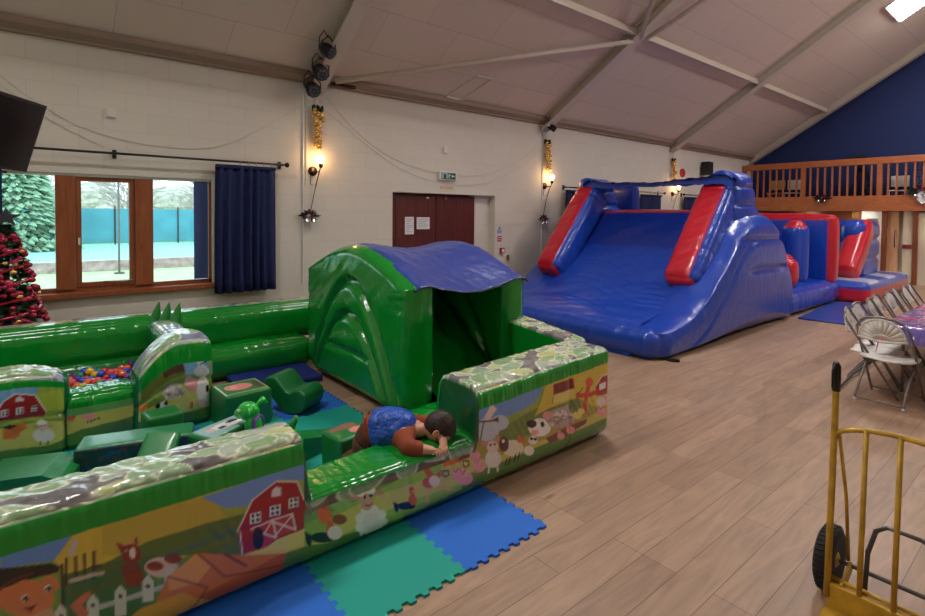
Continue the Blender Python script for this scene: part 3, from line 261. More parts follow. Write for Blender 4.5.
ART_IN=[('p',(130,175,215),[(-0.211,0.607),(0.04,0.592),(0.048,0.497),(0.01,0.387),(-0.213,0.439)]),('p',(176,190,70),[(0.026,0.536),(0.178,0.571),(0.214,0.377),(0.037,0.346)]),('p',(206,200,100),[(-0.215,0.304),(0.073,0.314),(0.194,0.296),(0.495,0.313),(0.712,0.33),(0.711,0.186),(0.29,0.163),(0.098,0.105),(-0.217,0.147)]),('p',(168,32,44),[(-0.18,0.443),(-0.145,0.509),(-0.085,0.548),(0.026,0.527),(0.088,0.387),(0.088,0.387),(0.088,0.387),(0.073,0.349),(0.01,0.352),(-0.181,0.364)]),('c',(235,230,225),0.0045,[(-0.18,0.443),(-0.145,0.509),(-0.085,0.548),(0.026,0.527),(0.088,0.387),(0.088,0.387),(0.088,0.387)]),('p',(235,235,235),[(-0.158,0.442),(-0.12,0.444),(-0.121,0.395),(-0.158,0.393)]),('e',(25,35,45),(-0.148,0.429),(0.006,-0.001),(0.0,-0.007)),('e',(25,35,45),(-0.148,0.407),(0.006,-0.001),(0.0,-0.008)),('e',(25,35,45),(-0.131,0.431),(0.006,-0.002),(0.0,-0.008)),('e',(25,35,45),(-0.131,0.408),(0.006,-0.001),(0.0,-0.008)),('p',(235,235,235),[(-0.077,0.442),(-0.039,0.445),(-0.039,0.395),(-0.078,0.392)]),('e',(25,35,45),(-0.067,0.429),(0.006,-0.001),(0.0,-0.007)),('e',(25,35,45),(-0.067,0.406),(0.006,-0.001),(0.0,-0.007)),('e',(25,35,45),(-0.049,0.43),(0.005,-0.001),(-0.001,-0.007)),('e',(25,35,45),(-0.05,0.407),(0.006,-0.001),(0.0,-0.007)),('p',(235,235,235),[(0.0,0.446),(0.04,0.449),(0.039,0.399),(-0.0,0.396)]),('e',(25,35,45),(0.011,0.434),(0.006,-0.002),(0.0,-0.008)),('e',(25,35,45),(0.011,0.411),(0.006,-0.002),(0.0,-0.008)),('e',(25,35,45),(0.029,0.435),(0.006,-0.001),(0.0,-0.008)),('e',(25,35,45),(0.029,0.412),(0.006,-0.002),(-0.001,-0.008)),('p',(225,215,215),[(-0.083,0.492),(-0.081,0.518),(-0.059,0.531),(-0.037,0.509),(-0.037,0.486)]),('e',(222,128,70),(-0.105,0.265),(0.047,-0.013),(-0.001,-0.052)),('e',(25,20,20),(-0.092,0.267),(0.006,-0.001),(-0.001,-0.009)),('p',(214,120,60),[(-0.157,0.233),(-0.113,0.324),(-0.035,0.316),(-0.018,0.277),(-0.132,0.214)]),('p',(60,50,50),[(-0.156,0.312),(-0.113,0.324),(-0.07,0.308),(-0.114,0.29)]),('e',(230,226,218),(0.072,0.195),(0.062,-0.016),(-0.001,-0.059)),('e',(232,196,172),(0.065,0.268),(0.028,-0.007),(0.0,-0.033)),('e',(20,20,20),(0.056,0.278),(0.005,-0.002),(0.0,-0.006)),('e',(20,20,20),(0.076,0.277),(0.005,-0.001),(0.0,-0.006)),('c',(120,100,90),0.0058,[(0.053,0.147),(0.051,0.124)]),('c',(120,100,90),0.0059,[(0.094,0.139),(0.094,0.116)]),('e',(190,150,128),(0.029,0.275),(0.016,-0.004),(0.0,-0.009)),('e',(190,150,128),(0.105,0.265),(0.016,-0.004),(-0.001,-0.009)),('e',(238,235,228),(0.064,0.304),(0.027,-0.007),(-0.001,-0.019)),('e',(206,70,60),(0.225,0.277),(0.034,-0.008),(-0.001,-0.024)),('e',(214,120,80),(0.222,0.251),(0.029,-0.007),(0.0,-0.017)),('e',(236,160,160),(0.34,0.255),(0.037,-0.009),(0.0,-0.04)),('e',(240,175,175),(0.33,0.289),(0.021,-0.005),(0.0,-0.025)),('e',(220,120,125),(0.33,0.284),(0.009,-0.002),(0.0,-0.008)),('e',(30,20,20),(0.321,0.298),(0.003,-0.001),(0.0,-0.005)),('e',(30,20,20),(0.339,0.296),(0.003,-0.001),(0.0,-0.005)),('p',(220,120,125),[(0.312,0.306),(0.309,0.329),(0.327,0.312)]),('p',(220,120,125),[(0.348,0.298),(0.352,0.319),(0.337,0.309)]),('e',(236,160,160),(0.437,0.307),(0.036,-0.008),(0.0,-0.038)),('e',(240,175,175),(0.427,0.339),(0.021,-0.004),(0.0,-0.023)),('e',(220,120,125),(0.427,0.335),(0.009,-0.002),(0.0,-0.008)),('e',(30,20,20),(0.419,0.348),(0.003,-0.001),(0.0,-0.004)),('e',(30,20,20),(0.436,0.346),(0.003,-0.001),(0.0,-0.004)),('p',(220,120,125),[(0.41,0.356),(0.407,0.378),(0.424,0.362)]),('p',(220,120,125),[(0.445,0.348),(0.449,0.369),(0.434,0.359)]),('e',(236,160,160),(0.321,0.266),(0.025,-0.006),(-0.001,-0.029)),('e',(240,175,175),(0.313,0.29),(0.015,-0.003),(0.0,-0.017)),('e',(220,120,125),(0.313,0.287),(0.006,-0.001),(0.0,-0.006)),('e',(30,20,20),(0.307,0.297),(0.002,-0.001),(0.0,-0.004)),('e',(30,20,20),(0.32,0.295),(0.002,0.0),(-0.001,-0.003)),('p',(220,120,125),[(0.3,0.303),(0.298,0.32),(0.311,0.307)]),('p',(220,120,125),[(0.326,0.297),(0.329,0.312),(0.318,0.305)]),('e',(30,28,26),(0.33,0.208),(0.007,-0.002),(0.0,-0.007)),('e',(30,28,26),(0.352,0.213),(0.007,-0.002),(0.0,-0.008)),('e',(30,28,26),(0.374,0.217),(0.007,-0.002),(0.0,-0.007)),('e',(30,28,26),(0.397,0.222),(0.007,-0.002),(0.0,-0.008)),('p',(130,180,225),[(0.662,0.572),(1.185,0.612),(1.2,0.391),(0.989,0.415),(0.945,0.505),(0.804,0.562),(0.669,0.563)]),('p',(110,120,52),[(0.662,0.564),(0.804,0.559),(0.974,0.483),(0.989,0.415),(0.681,0.389)]),('p',(90,50,34),[(0.825,0.495),(0.974,0.5),(0.989,0.44),(0.838,0.444)]),('c',(224,228,232),0.0147,[(1.048,0.544),(1.169,0.414)]),('c',(224,228,232),0.015,[(1.154,0.551),(1.078,0.431)]),('e',(210,214,220),(1.108,0.417),(0.055,-0.011),(0.0,-0.043)),('c',(40,40,50),0.0041,[(1.101,0.477),(1.169,0.506)]),('p',(200,200,100),[(0.436,0.327),(0.802,0.26),(0.988,0.317),(1.184,0.343),(1.199,0.137),(0.958,0.127),(0.706,0.203),(0.435,0.221)]),('c',(226,140,60),0.0332,[(0.498,0.343),(0.68,0.311)]),('c',(226,140,60),0.0304,[(0.549,0.355),(0.64,0.343)]),('e',(196,184,180),(0.901,0.311),(0.079,-0.017),(0.0,-0.055)),('e',(150,140,138),(0.951,0.28),(0.01,-0.002),(0.0,-0.01)),('e',(226,216,212),(0.926,0.272),(0.01,-0.003),(0.0,-0.01)),('e',(150,140,138),(0.923,0.317),(0.01,-0.002),(0.0,-0.01)),('e',(226,216,212),(0.912,0.333),(0.01,-0.002),(0.0,-0.01)),('e',(150,140,138),(0.863,0.301),(0.01,-0.003),(0.0,-0.01)),('e',(226,216,212),(0.943,0.263),(0.01,-0.002),(0.0,-0.01)),('e',(150,140,138),(0.953,0.296),(0.01,-0.002),(0.0,-0.01)),('e',(226,216,212),(0.849,0.323),(0.01,-0.003),(0.0,-0.01)),('e',(150,140,138),(0.963,0.274),(0.01,-0.002),(0.0,-0.01)),('e',(226,216,212),(0.903,0.314),(0.01,-0.002),(0.0,-0.01)),('e',(150,140,138),(0.867,0.344),(0.01,-0.002),(0.0,-0.01)),('e',(226,216,212),(0.847,0.291),(0.01,-0.003),(0.0,-0.01)),('e',(150,140,138),(0.924,0.335),(0.01,-0.002),(0.0,-0.01)),('e',(226,216,212),(0.893,0.349),(0.01,-0.002),(0.0,-0.01)),('e',(150,140,138),(0.865,0.3),(0.01,-0.002),(0.0,-0.01)),('e',(226,216,212),(0.925,0.307),(0.01,-0.002),(0.0,-0.009)),('e',(150,140,138),(0.874,0.304),(0.01,-0.002),(0.0,-0.01)),('e',(226,216,212),(0.967,0.302),(0.01,-0.002),(0.0,-0.01)),('e',(150,140,138),(0.847,0.358),(0.01,-0.002),(0.0,-0.01)),('e',(226,216,212),(0.848,0.285),(0.01,-0.002),(0.0,-0.01)),('e',(150,140,138),(0.91,0.281),(0.01,-0.002),(0.0,-0.009)),('e',(226,216,212),(0.86,0.339),(0.01,-0.002),(0.0,-0.01)),('e',(150,140,138),(0.931,0.272),(0.01,-0.002),(0.0,-0.01)),('e',(226,216,212),(0.883,0.35),(0.01,-0.002),(0.0,-0.01)),('e',(236,165,160),(1.047,0.329),(0.066,-0.013),(0.0,-0.053)),('e',(240,180,175),(1.018,0.36),(0.035,-0.007),(-0.001,-0.036)),('e',(238,236,230),(1.13,0.27),(0.055,-0.011),(-0.001,-0.11)),('e',(26,26,28),(1.161,0.281),(0.018,-0.004),(-0.001,-0.03)),('e',(236,190,200),(1.122,0.172),(0.036,-0.009),(-0.001,-0.03)),('e',(238,236,230),(0.823,0.236),(0.034,-0.008),(0.0,-0.032)),('e',(28,26,26),(0.788,0.247),(0.017,-0.004),(0.0,-0.022)),('e',(28,26,26),(0.847,0.242),(0.014,-0.003),(0.0,-0.019)),('c',(196,90,50),0.0115,[(1.034,0.191),(1.034,0.158)])]
# ------------------------------------------------------------------ materials
def vinyl_mat(name, rough=.24, bump=.25):
    m, nt, b, o = new_mat(name)
    a = nt.nodes.new('ShaderNodeAttribute'); a.attribute_name = 'Col'; nt.links.new(a.outputs['Color'], b.inputs['Base Color'])
    set_in(b, Roughness=rough); b.inputs['Coat Weight'].default_value = .35; b.inputs['Coat Roughness'].default_value = .12
    tc = nt.nodes.new('ShaderNodeTexCoord'); mp = nt.nodes.new('ShaderNodeMapping'); mp.inputs['Scale'].default_value = (1, 1, .45)
    n = nt.nodes.new('ShaderNodeTexNoise'); n.inputs['Scale'].default_value = 8; n.inputs['Detail'].default_value = 2.5; n.inputs['Distortion'].default_value = .5
    bp = nt.nodes.new('ShaderNodeBump'); bp.inputs['Strength'].default_value = bump; bp.inputs['Distance'].default_value = .03
    nt.links.new(tc.outputs['Object'], mp.inputs['Vector']); nt.links.new(mp.outputs['Vector'], n.inputs['Vector']); nt.links.new(n.outputs['Fac'], bp.inputs['Height']); nt.links.new(bp.outputs['Normal'], b.inputs['Normal'])
    return m
VIN = vinyl_mat('glossy_vinyl', .18, .32); VIN2 = vinyl_mat('heavy_vinyl', .30, .35); SOFT = vinyl_mat('soft_play_leatherette', .42, .08)

def floor_mat():
    m, nt, b, o = new_mat('oak_planks'); tc = nt.nodes.new('ShaderNodeTexCoord')
    br = nt.nodes.new('ShaderNodeTexBrick'); br.offset = .37; br.offset_frequency = 3
    for k, v in (('Scale', 1), ('Mortar Size', .0022), ('Mortar Smooth', .2), ('Bias', 0), ('Brick Width', 1.25), ('Row Height', .185)): br.inputs[k].default_value = v
    br.inputs['Color1'].default_value = (*lin((172, 149, 128)), 1); br.inputs['Color2'].default_value = (*lin((153, 130, 110)), 1); br.inputs['Mortar'].default_value = (*lin((112, 90, 74)), 1)
    nt.links.new(tc.outputs['Object'], br.inputs['Vector'])
    mp = nt.nodes.new('ShaderNodeMapping'); mp.inputs['Scale'].default_value = (.55, 4.2, 1); nt.links.new(tc.outputs['Object'], mp.inputs['Vector'])
    n = nt.nodes.new('ShaderNodeTexNoise'); n.inputs['Scale'].default_value = 3.2; n.inputs['Detail'].default_value = 8; n.inputs['Distortion'].default_value = 1.6; nt.links.new(mp.outputs['Vector'], n.inputs['Vector'])
    rp = nt.nodes.new('ShaderNodeValToRGB'); e = rp.color_ramp.elements; e[0].position = .28; e[0].color = (*lin((120, 92, 74)), 1); e[1].position = .68; e[1].color = (*lin((214, 190, 168)), 1)
    nt.links.new(n.outputs['Fac'], rp.inputs['Fac'])
    mx = nt.nodes.new('ShaderNodeMix'); mx.data_type = 'RGBA'; mx.blend_type = 'OVERLAY'; mx.inputs['Factor'].default_value = .38
    nt.links.new(br.outputs['Color'], mx.inputs['A']); nt.links.new(rp.outputs['Color'], mx.inputs['B'])
    # knots
    k = nt.nodes.new('ShaderNodeTexVoronoi'); k.inputs['Scale'].default_value = 1.3; mp2 = nt.nodes.new('ShaderNodeMapping'); mp2.inputs['Scale'].default_value = (.8, 2.2, 1)
    nt.links.new(tc.outputs['Object'], mp2.inputs['Vector']); nt.links.new(mp2.outputs['Vector'], k.inputs['Vector'])
    kr = nt.nodes.new('ShaderNodeValToRGB'); kr.color_ramp.elements[0].position = .015; kr.color_ramp.elements[0].color = (.35, .28, .22, 1); kr.color_ramp.elements[1].position = .075; kr.color_ramp.elements[1].color = (1, 1, 1, 1)
    nt.links.new(k.outputs['Distance'], kr.inputs['Fac'])
    m2 = nt.nodes.new('ShaderNodeMix'); m2.data_type = 'RGBA'; m2.blend_type = 'MULTIPLY'; m2.inputs['Factor'].default_value = .8
    nt.links.new(mx.outputs['Result'], m2.inputs['A']); nt.links.new(kr.outputs['Color'], m2.inputs['B']); nt.links.new(m2.outputs['Result'], b.inputs['Base Color'])
    set_in(b, Roughness=.42); bp = nt.nodes.new('ShaderNodeBump'); bp.inputs['Strength'].default_value = .15; bp.inputs['Distance'].default_value = .004
    nt.links.new(n.outputs['Fac'], bp.inputs['Height']); nt.links.new(bp.outputs['Normal'], b.inputs['Normal'])
    return m

def block_mat(name, rgb, plane='xz', dark=.86, rough=.75):
    m, nt, b, o = new_mat(name); tc = nt.nodes.new('ShaderNodeTexCoord'); sp = nt.nodes.new('ShaderNodeSeparateXYZ'); cb = nt.nodes.new('ShaderNodeCombineXYZ')
    nt.links.new(tc.outputs['Object'], sp.inputs[0]); nt.links.new(sp.outputs['X' if plane == 'xz' else 'Y'], cb.inputs['X'])
    ad = nt.nodes.new('ShaderNodeMath'); ad.operation = 'ADD'; ad.inputs[1].default_value = -.037; nt.links.new(sp.outputs['Z'], ad.inputs[0]); nt.links.new(ad.outputs[0], cb.inputs['Y'])
    br = nt.nodes.new('ShaderNodeTexBrick'); br.offset = .5
    for k, v in (('Scale', 1), ('Mortar Size', .0035), ('Mortar Smooth', .6), ('Brick Width', .45), ('Row Height', .225)): br.inputs[k].default_value = v
    c = lin(rgb); br.inputs['Color1'].default_value = (*c, 1); br.inputs['Color2'].default_value = (*(c * .965), 1); br.inputs['Mortar'].default_value = (*(c * dark), 1)
    nt.links.new(cb.outputs[0], br.inputs['Vector']); nt.links.new(br.outputs['Color'], b.inputs['Base Color'])
    bp = nt.nodes.new('ShaderNodeBump'); bp.invert = True; bp.inputs['Strength'].default_value = .35; bp.inputs['Distance'].default_value = .004
    n = nt.nodes.new('ShaderNodeTexNoise'); n.inputs['Scale'].default_value = 60; nt.links.new(tc.outputs['Object'], n.inputs['Vector'])
    a2 = nt.nodes.new('ShaderNodeMath'); a2.operation = 'MULTIPLY_ADD'; a2.inputs[1].default_value = .25; nt.links.new(n.outputs['Fac'], a2.inputs[0]); nt.links.new(br.outputs['Fac'], a2.inputs[2])
    nt.links.new(a2.outputs[0], bp.inputs['Height']); nt.links.new(bp.outputs['Normal'], b.inputs['Normal']); set_in(b, Roughness=rough)
    return m

def ceiling_mat():
    m, nt, b, o = new_mat('ceiling_boards'); tc = nt.nodes.new('ShaderNodeTexCoord'); sp = nt.nodes.new('ShaderNodeSeparateXYZ'); cb = nt.nodes.new('ShaderNodeCombineXYZ')
    nt.links.new(tc.outputs['Object'], sp.inputs[0]); nt.links.new(sp.outputs['X'], cb.inputs['X'])
    ad = nt.nodes.new('ShaderNodeMath'); ad.operation = 'ADD'; ad.inputs[1].default_value = -6.66 + 6.05; nt.links.new(sp.outputs['Y'], ad.inputs[0]); nt.links.new(ad.outputs[0], cb.inputs['Y'])
    br = nt.nodes.new('ShaderNodeTexBrick'); br.offset = .5
    for k, v in (('Scale', 1), ('Mortar Size', .006), ('Mortar Smooth', .5), ('Brick Width', 1.19), ('Row Height', .605)): br.inputs[k].default_value = v
    c = lin((220, 204, 190)); br.inputs['Color1'].default_value = (*c, 1); br.inputs['Color2'].default_value = (*(c * .95), 1); br.inputs['Mortar'].default_value = (*(c * .72), 1)
    mp = nt.nodes.new('ShaderNodeMapping'); mp.inputs['Location'].default_value = (-.17 + 1.19 * 3, 0, 0); nt.links.new(cb.outputs[0], mp.inputs['Vector']); nt.links.new(mp.outputs['Vector'], br.inputs['Vector'])
    nt.links.new(br.outputs['Color'], b.inputs['Base Color']); set_in(b, Roughness=.8)
    return m

def wood_mat(name, a, bcol, scale=(1, 1, 1), rough=.4):
    m, nt, b, o = new_mat(name); tc = nt.nodes.new('ShaderNodeTexCoord'); mp = nt.nodes.new('ShaderNodeMapping'); mp.inputs['Scale'].default_value = scale
    n = nt.nodes.new('ShaderNodeTexNoise'); n.inputs['Scale'].default_value = 4; n.inputs['Detail'].default_value = 6; n.inputs['Distortion'].default_value = .8
    r = nt.nodes.new('ShaderNodeValToRGB'); r.color_ramp.elements[0].position = .3; r.color_ramp.elements[0].color = (*lin(a), 1); r.color_ramp.elements[1].position = .7; r.color_ramp.elements[1].color = (*lin(bcol), 1)
    nt.links.new(tc.outputs['Object'], mp.inputs['Vector']); nt.links.new(mp.outputs['Vector'], n.inputs['Vector']); nt.links.new(n.outputs['Fac'], r.inputs['Fac']); nt.links.new(r.outputs['Color'], b.inputs['Base Color']); set_in(b, Roughness=rough)
    return m

def glass_mat():
    m = D.materials.new('window_glass'); m.use_nodes = True; nt = m.node_tree; nt.nodes.remove(nt.nodes['Principled BSDF']); o = nt.nodes['Material Output']
    t = nt.nodes.new('ShaderNodeBsdfTransparent'); t.inputs['Color'].default_value = (.93, .97, .97, 1); g = nt.nodes.new('ShaderNodeBsdfGlossy'); g.inputs['Roughness'].default_value = .02
    f = nt.nodes.new('ShaderNodeFresnel'); f.inputs['IOR'].default_value = 1.45; mx = nt.nodes.new('ShaderNodeMixShader')
    nt.links.new(f.outputs[0], mx.inputs[0]); nt.links.new(t.outputs[0], mx.inputs[1]); nt.links.new(g.outputs[0], mx.inputs[2]); nt.links.new(mx.outputs[0], o.inputs['Surface']); return m

WALLW = block_mat('painted_blockwork', (222, 216, 204)); WALLE = block_mat('painted_blockwork_side', (222, 216, 204), 'yz'); BLUEW = block_mat('blue_blockwork', (22, 42, 96), 'yz', .9)
FLOOR = floor_mat(); CEIL = ceiling_mat(); GLASS = glass_mat()
STEEL = pm('cream_painted_steel', (206, 196, 182), .5); TAN = pm('tan_eaves_trim', (150, 130, 114), .6)
WOOD = wood_mat('varnished_window_wood', (132, 70, 38), (164, 92, 52), (6, 6, .6)); DOORM = wood_mat('mahogany_door', (72, 26, 20), (104, 40, 30), (9, 1, .35), .35)
PINE = wood_mat('orange_pine', (166, 92, 50), (190, 112, 66), (1, 1, 4), .4); DKPINE = wood_mat('brown_pine', (120, 66, 38), (140, 80, 48), (5, 5, .5), .45)
WHITE = pm('white_plastic', (225, 225, 220), .4); BLACK = pm('black_plastic', (20, 20, 22), .35); SCREEN = pm('dark_screen', (16, 15, 18), .16); DKMETAL = pm('dark_bronze', (60, 42, 34), .35, .7)
CURT = pm('navy_curtain', (22, 34, 84), .8, var=.15, vscale=20); BLIND = pm('navy_blind', (70, 88, 144), .7)
CHROME = pm('polished_metal', (220, 220, 222), .15, 1.0); GOLD = pm('gold_bauble', (240, 196, 110), .25, .8); LEAF = pm('artificial_fir', (36, 74, 46), .7, var=.4); LEAFD = pm('dark_fir', (22, 36, 26), .8, var=.4)
REDB = pm('red_bauble', (170, 22, 52), .2, .3, .5); PINKB = pm('pink_tinsel', (186, 50, 84), .3, .4); SILV = pm('silver_tinsel', (196, 196, 200), .3, .7)
PAPER = pm('white_paper', (226, 226, 230), .7); GREENS = pm('sign_green', (8, 96, 70), .5); REDS = pm('sign_red', (190, 34, 44), .5); BLUES = pm('sign_blue', (40, 80, 170), .5)
MATB = pm('blue_foam', (24, 104, 206), .7, bump=(90, .12, .004)); MATG = pm('teal_foam', (8, 156, 140), .7, bump=(90, .12, .004)); MATD = pm('navy_foam', (28, 44, 128), .6, bump=(40, .12, .006))
YEL = pm('worn_yellow_paint', (190, 150, 46), .38, .1, var=.22, vscale=14); RUB = pm('black_rubber', (26, 26, 27), .75); GREYM = pm('grey_steel_tube', (96, 96, 98), .35, .6)
CHPL = pm('pale_grey_plastic', (226, 224, 218), .4); CHFR = pm('charcoal_chair_tube', (124, 120, 116), .4, .4)
BULB = pm('lit_bulb', (255, 220, 170), .3, emit=(255, 196, 130), es=26); LAMP2 = pm('added_light_diffuser', (255, 255, 255), .4, emit=(255, 240, 220), es=12); LAMP = pm('light_diffuser', (255, 255, 255), .4, emit=(255, 249, 245), es=30)
SKIN = pm('skin', (214, 158, 132), .5); HAIR = pm('dark_brown_hair', (46, 30, 24), .55, bump=(60, .5, .01)); VEST = pm('blue_shiny_bib', (30, 84, 186), .34, bump=(11, 1.0, .06)); BRN = pm('rust_brown_fleece', (140, 66, 36), .85, bump=(80, .3, .006)); DARKT = pm('dark_brown_trousers', (92, 52, 36), .9)

# ------------------------------------------------------------------ the hall
TS = math.tan(math.radians(32.2)); EZ = 3.72; WY = 7.26; RY = .5
def rz(y): return EZ + (WY - abs(y - RY) - RY) * TS if False else EZ + (WY - RY - abs(y - RY)) * TS
def S(o, k='structure'): o['kind'] = k; return o
X0, X1 = -2.4, 18.5; SY = 2 * RY - WY
S(MB().box(X0 - .3, X1 + .3, SY - .3, WY + .3, -.12, 0).build('floor', FLOOR))
def wall_with_holes(name, x0, x1, z1, holes, y0, y1, mat):
    xs = sorted({x0, x1, *[h[0] for h in holes], *[h[1] for h in holes]}); zs = sorted({0, z1, *[h[2] for h in holes], *[h[3] for h in holes]}); mb = MB()
    def hole(i, j):
        if i < 0 or j < 0 or i >= len(xs) - 1 or j >= len(zs) - 1: return True
        cx = (xs[i] + xs[i + 1]) / 2; cz = (zs[j] + zs[j + 1]) / 2
        return any(h[0] < cx < h[1] and h[2] < cz < h[3] for h in holes)
    for i in range(len(xs) - 1):
        for j in range(len(zs) - 1):
            if hole(i, j): continue
            a, b, c, d = xs[i], xs[i + 1], zs[j], zs[j + 1]
            mb.add([(a, y0, c), (b, y0, c), (b, y0, d), (a, y0, d)], [(0, 1, 2, 3)]); mb.add([(a, y1, c), (b, y1, c), (b, y1, d), (a, y1, d)], [(3, 2, 1, 0)])
            if hole(i - 1, j): mb.add([(a, y0, c), (a, y1, c), (a, y1, d), (a, y0, d)], [(3, 2, 1, 0)])
            if hole(i + 1, j): mb.add([(b, y0, c), (b, y1, c), (b, y1, d), (b, y0, d)], [(0, 1, 2, 3)])
            if hole(i, j - 1): mb.add([(a, y0, c), (b, y0, c), (b, y1, c), (a, y1, c)], [(3, 2, 1, 0)])
            if hole(i, j + 1): mb.add([(a, y0, d), (b, y0, d), (b, y1, d), (a, y1, d)], [(0, 1, 2, 3)])
    return S(mb.build(name, mat, recalc=False))
W1 = (-1.6, 1.84, .88, 2.22); W2 = (9.5, 11.7, .88, 2.22); W3 = (14.5, 16.8, .88, 2.22); DR = (4.55, 6.82, 0, 2.16)
wall_with_holes('wall_north', X0, X1 + .2, 3.78, [W1, W2, W3, DR], WY, WY + .3, WALLW)
S(MB().box(X0 - .2, X0, SY, WY + .3, 0, 8.1).build('wall_west', WALLE)); S(MB().box(X0, X1, SY - .2, SY, 0, 3.78).build('wall_south', WALLW))
S(MB().box(X1, X1 + .2, SY - .2, WY, 1.98, 8.2).build('wall_east', BLUEW))
mb = MB()
for sg in (1, -1):
    a = WY + .3 if sg > 0 else SY - .3
    z_a = rz(a)
    mb.add([(X0 - .2, a, z_a), (X1 + .2, a, z_a), (X1 + .2, RY, rz(RY)), (X0 - .2, RY, rz(RY)), (X0 - .2, a, z_a + .1), (X1 + .2, a, z_a + .1), (X1 + .2, RY, rz(RY) + .1), (X0 - .2, RY, rz(RY) + .1)],
           [(0, 1, 2, 3), (7, 6, 5, 4), (0, 4, 5, 1), (2, 6, 7, 3), (1, 5, 6, 2), (3, 7, 4, 0)])
S(mb.build('ceiling', CEIL))
mb = MB().box(X0, X1 - .01, WY - .07, WY - .002, 3.655, 3.76); mb.prism([(WY - .16, 3.8), (WY - .16, 3.73), (WY - .07, 3.68), (WY - .07, 3.76)], X0, X1 - .01, 'x'); S(mb.build('trim_1', TAN))
# rafters, purlins and braces
for i, x in enumerate((-1.7, 3.22, 8.16, 13.25, 18.22)):
    if i == 0: x = -1.68
    w = .11; mb = MB()
    for sg in (1, -1):
        ya = WY - .01 if sg > 0 else SY + .01
        for (wd, h0, h1) in ((w, .19, .215), (.03, .03, .2), (w, .01, .03)):
            P = [(ya, rz(ya) - h1), (ya, rz(ya) - h0), (RY, rz(RY) - h0), (RY, rz(RY) - h1)]
            mb.prism(P, x - wd, x + wd, 'x')
    if i < 4: mb.box(x - .1, x + .1, WY - .2, WY - .01, rz(WY) - .5 + .42, rz(WY) - .12)
    o = mb.build('roof_rafter', STEEL); S(o)
def roofpt(x, y, d=.09): return (x, y, rz(y) - d)
mb = MB()
for a, b in ((-1.7, 3.22), (3.22, 8.16), (8.16, 13.25), (13.25, 18.2)): mb.bar(roofpt(a + .06, 5.14), roofpt(b - .06, 5.14), .07, .11)
S(mb.build('roof_purlin', STEEL))
for k, (a, b) in enumerate((((3.42, 7.0), (8.1, 5.2)), ((8.2, 5.1), (6.0, 2.9)), ((8.35, 5.1), (9.3, 3.0)))):
    S(MB().tube([roofpt(*a, .19), roofpt(*b, .19)], .042, 8).build('roof_brace', STEEL, smooth=True))
S(MB().bar(roofpt(5.5, 7.1, .01), roofpt(5.78, 6.62, .01), .03, .03).bar(roofpt(5.86, 7.12, .01), roofpt(6.12, 6.62, .01), .03, .03).bar(roofpt(5.5, 7.1, .01), roofpt(5.86, 7.12, .01), .03, .03).bar(roofpt(5.78, 6.62, .01), roofpt(6.12, 6.62, .01), .03, .03).build('trim_2', STEEL))
S(MB().tube([(3.04, WY - .012, .8), (3.04, WY - .012, 3.6)], .012, 6).tube([(3.09, WY - .01, 2.2), (3.09, WY - .01, 3.6)], .008, 6).build('trim_3', WHITE))
S(MB().tube([(8.13, WY - .012, .8), (8.13, WY - .012, 3.6)], .012, 6).build('trim_4', WHITE))

# window 1 (wood framed, three lights) and the two hidden behind the big slide
def window(n, W, posts, casements, y=WY + .1):
    x0, x1, z0, z1 = W; root = S(MB().box(x0, x1, y - .03, y + .07, z0, z0 + .06).box(x0, x1, y - .03, y + .07, z1 - .03, z1).box(x0, x0 + .03, y - .03, y + .07, z0, z1).box(x1 - .035, x1, y - .03, y + .07, z0, z1).build('window_%d' % n, WOOD))
    for a, b in posts: MB().box(a, b, y - .07, y + .09, z0 + .04, z1 - .02, .006).build('mullion', WOOD, root)
    for a, b in casements:
        m = MB(); t = .05
        m.box(a, b, y - .045, y + .03, z0 + .06, z0 + .06 + t, .004).box(a, b, y - .045, y + .03, z1 - .03 - t, z1 - .03, .004).box(a, a + t, y - .045, y + .03, z0 + .1, z1 - .07, .004).box(b - t, b, y - .045, y + .03, z0 + .1, z1 - .07, .004)
        c = m.build('casement', WOOD, root); MB().box(a + t * .3, a + t * .7, y - .08, y - .045, 1.42, 1.5).build('window_handle', WHITE, c)
        MB().tube([(a + .25, y - .06, z0 + .115), (a + .45, y - .07, z0 + .1), (a + .55, y - .06, z0 + .115)], .006, 6).build('stay', CHROME, c)
    MB().box(x0 + .02, x1 - .02, y + .02, y + .028, z0 + .03, z1 - .02).build('pane', GLASS, root)
    MB().box(x0 - .02, x1 + .02, WY - .075, y, z0 - .05, z0 + .012, .008).build('sill', WOOD, root)
    return root
window(1, W1, [(-.58, -.38), (.235, .415), (.985, 1.175)], [(-1.55, -.6), (.42, .98)])
window(2, W2, [(10.2, 10.38), (10.9, 11.08)], [(10.4, 10.88)]); window(3, W3, [(15.2, 15.38), (15.9, 16.08)], [(15.4, 15.88)])
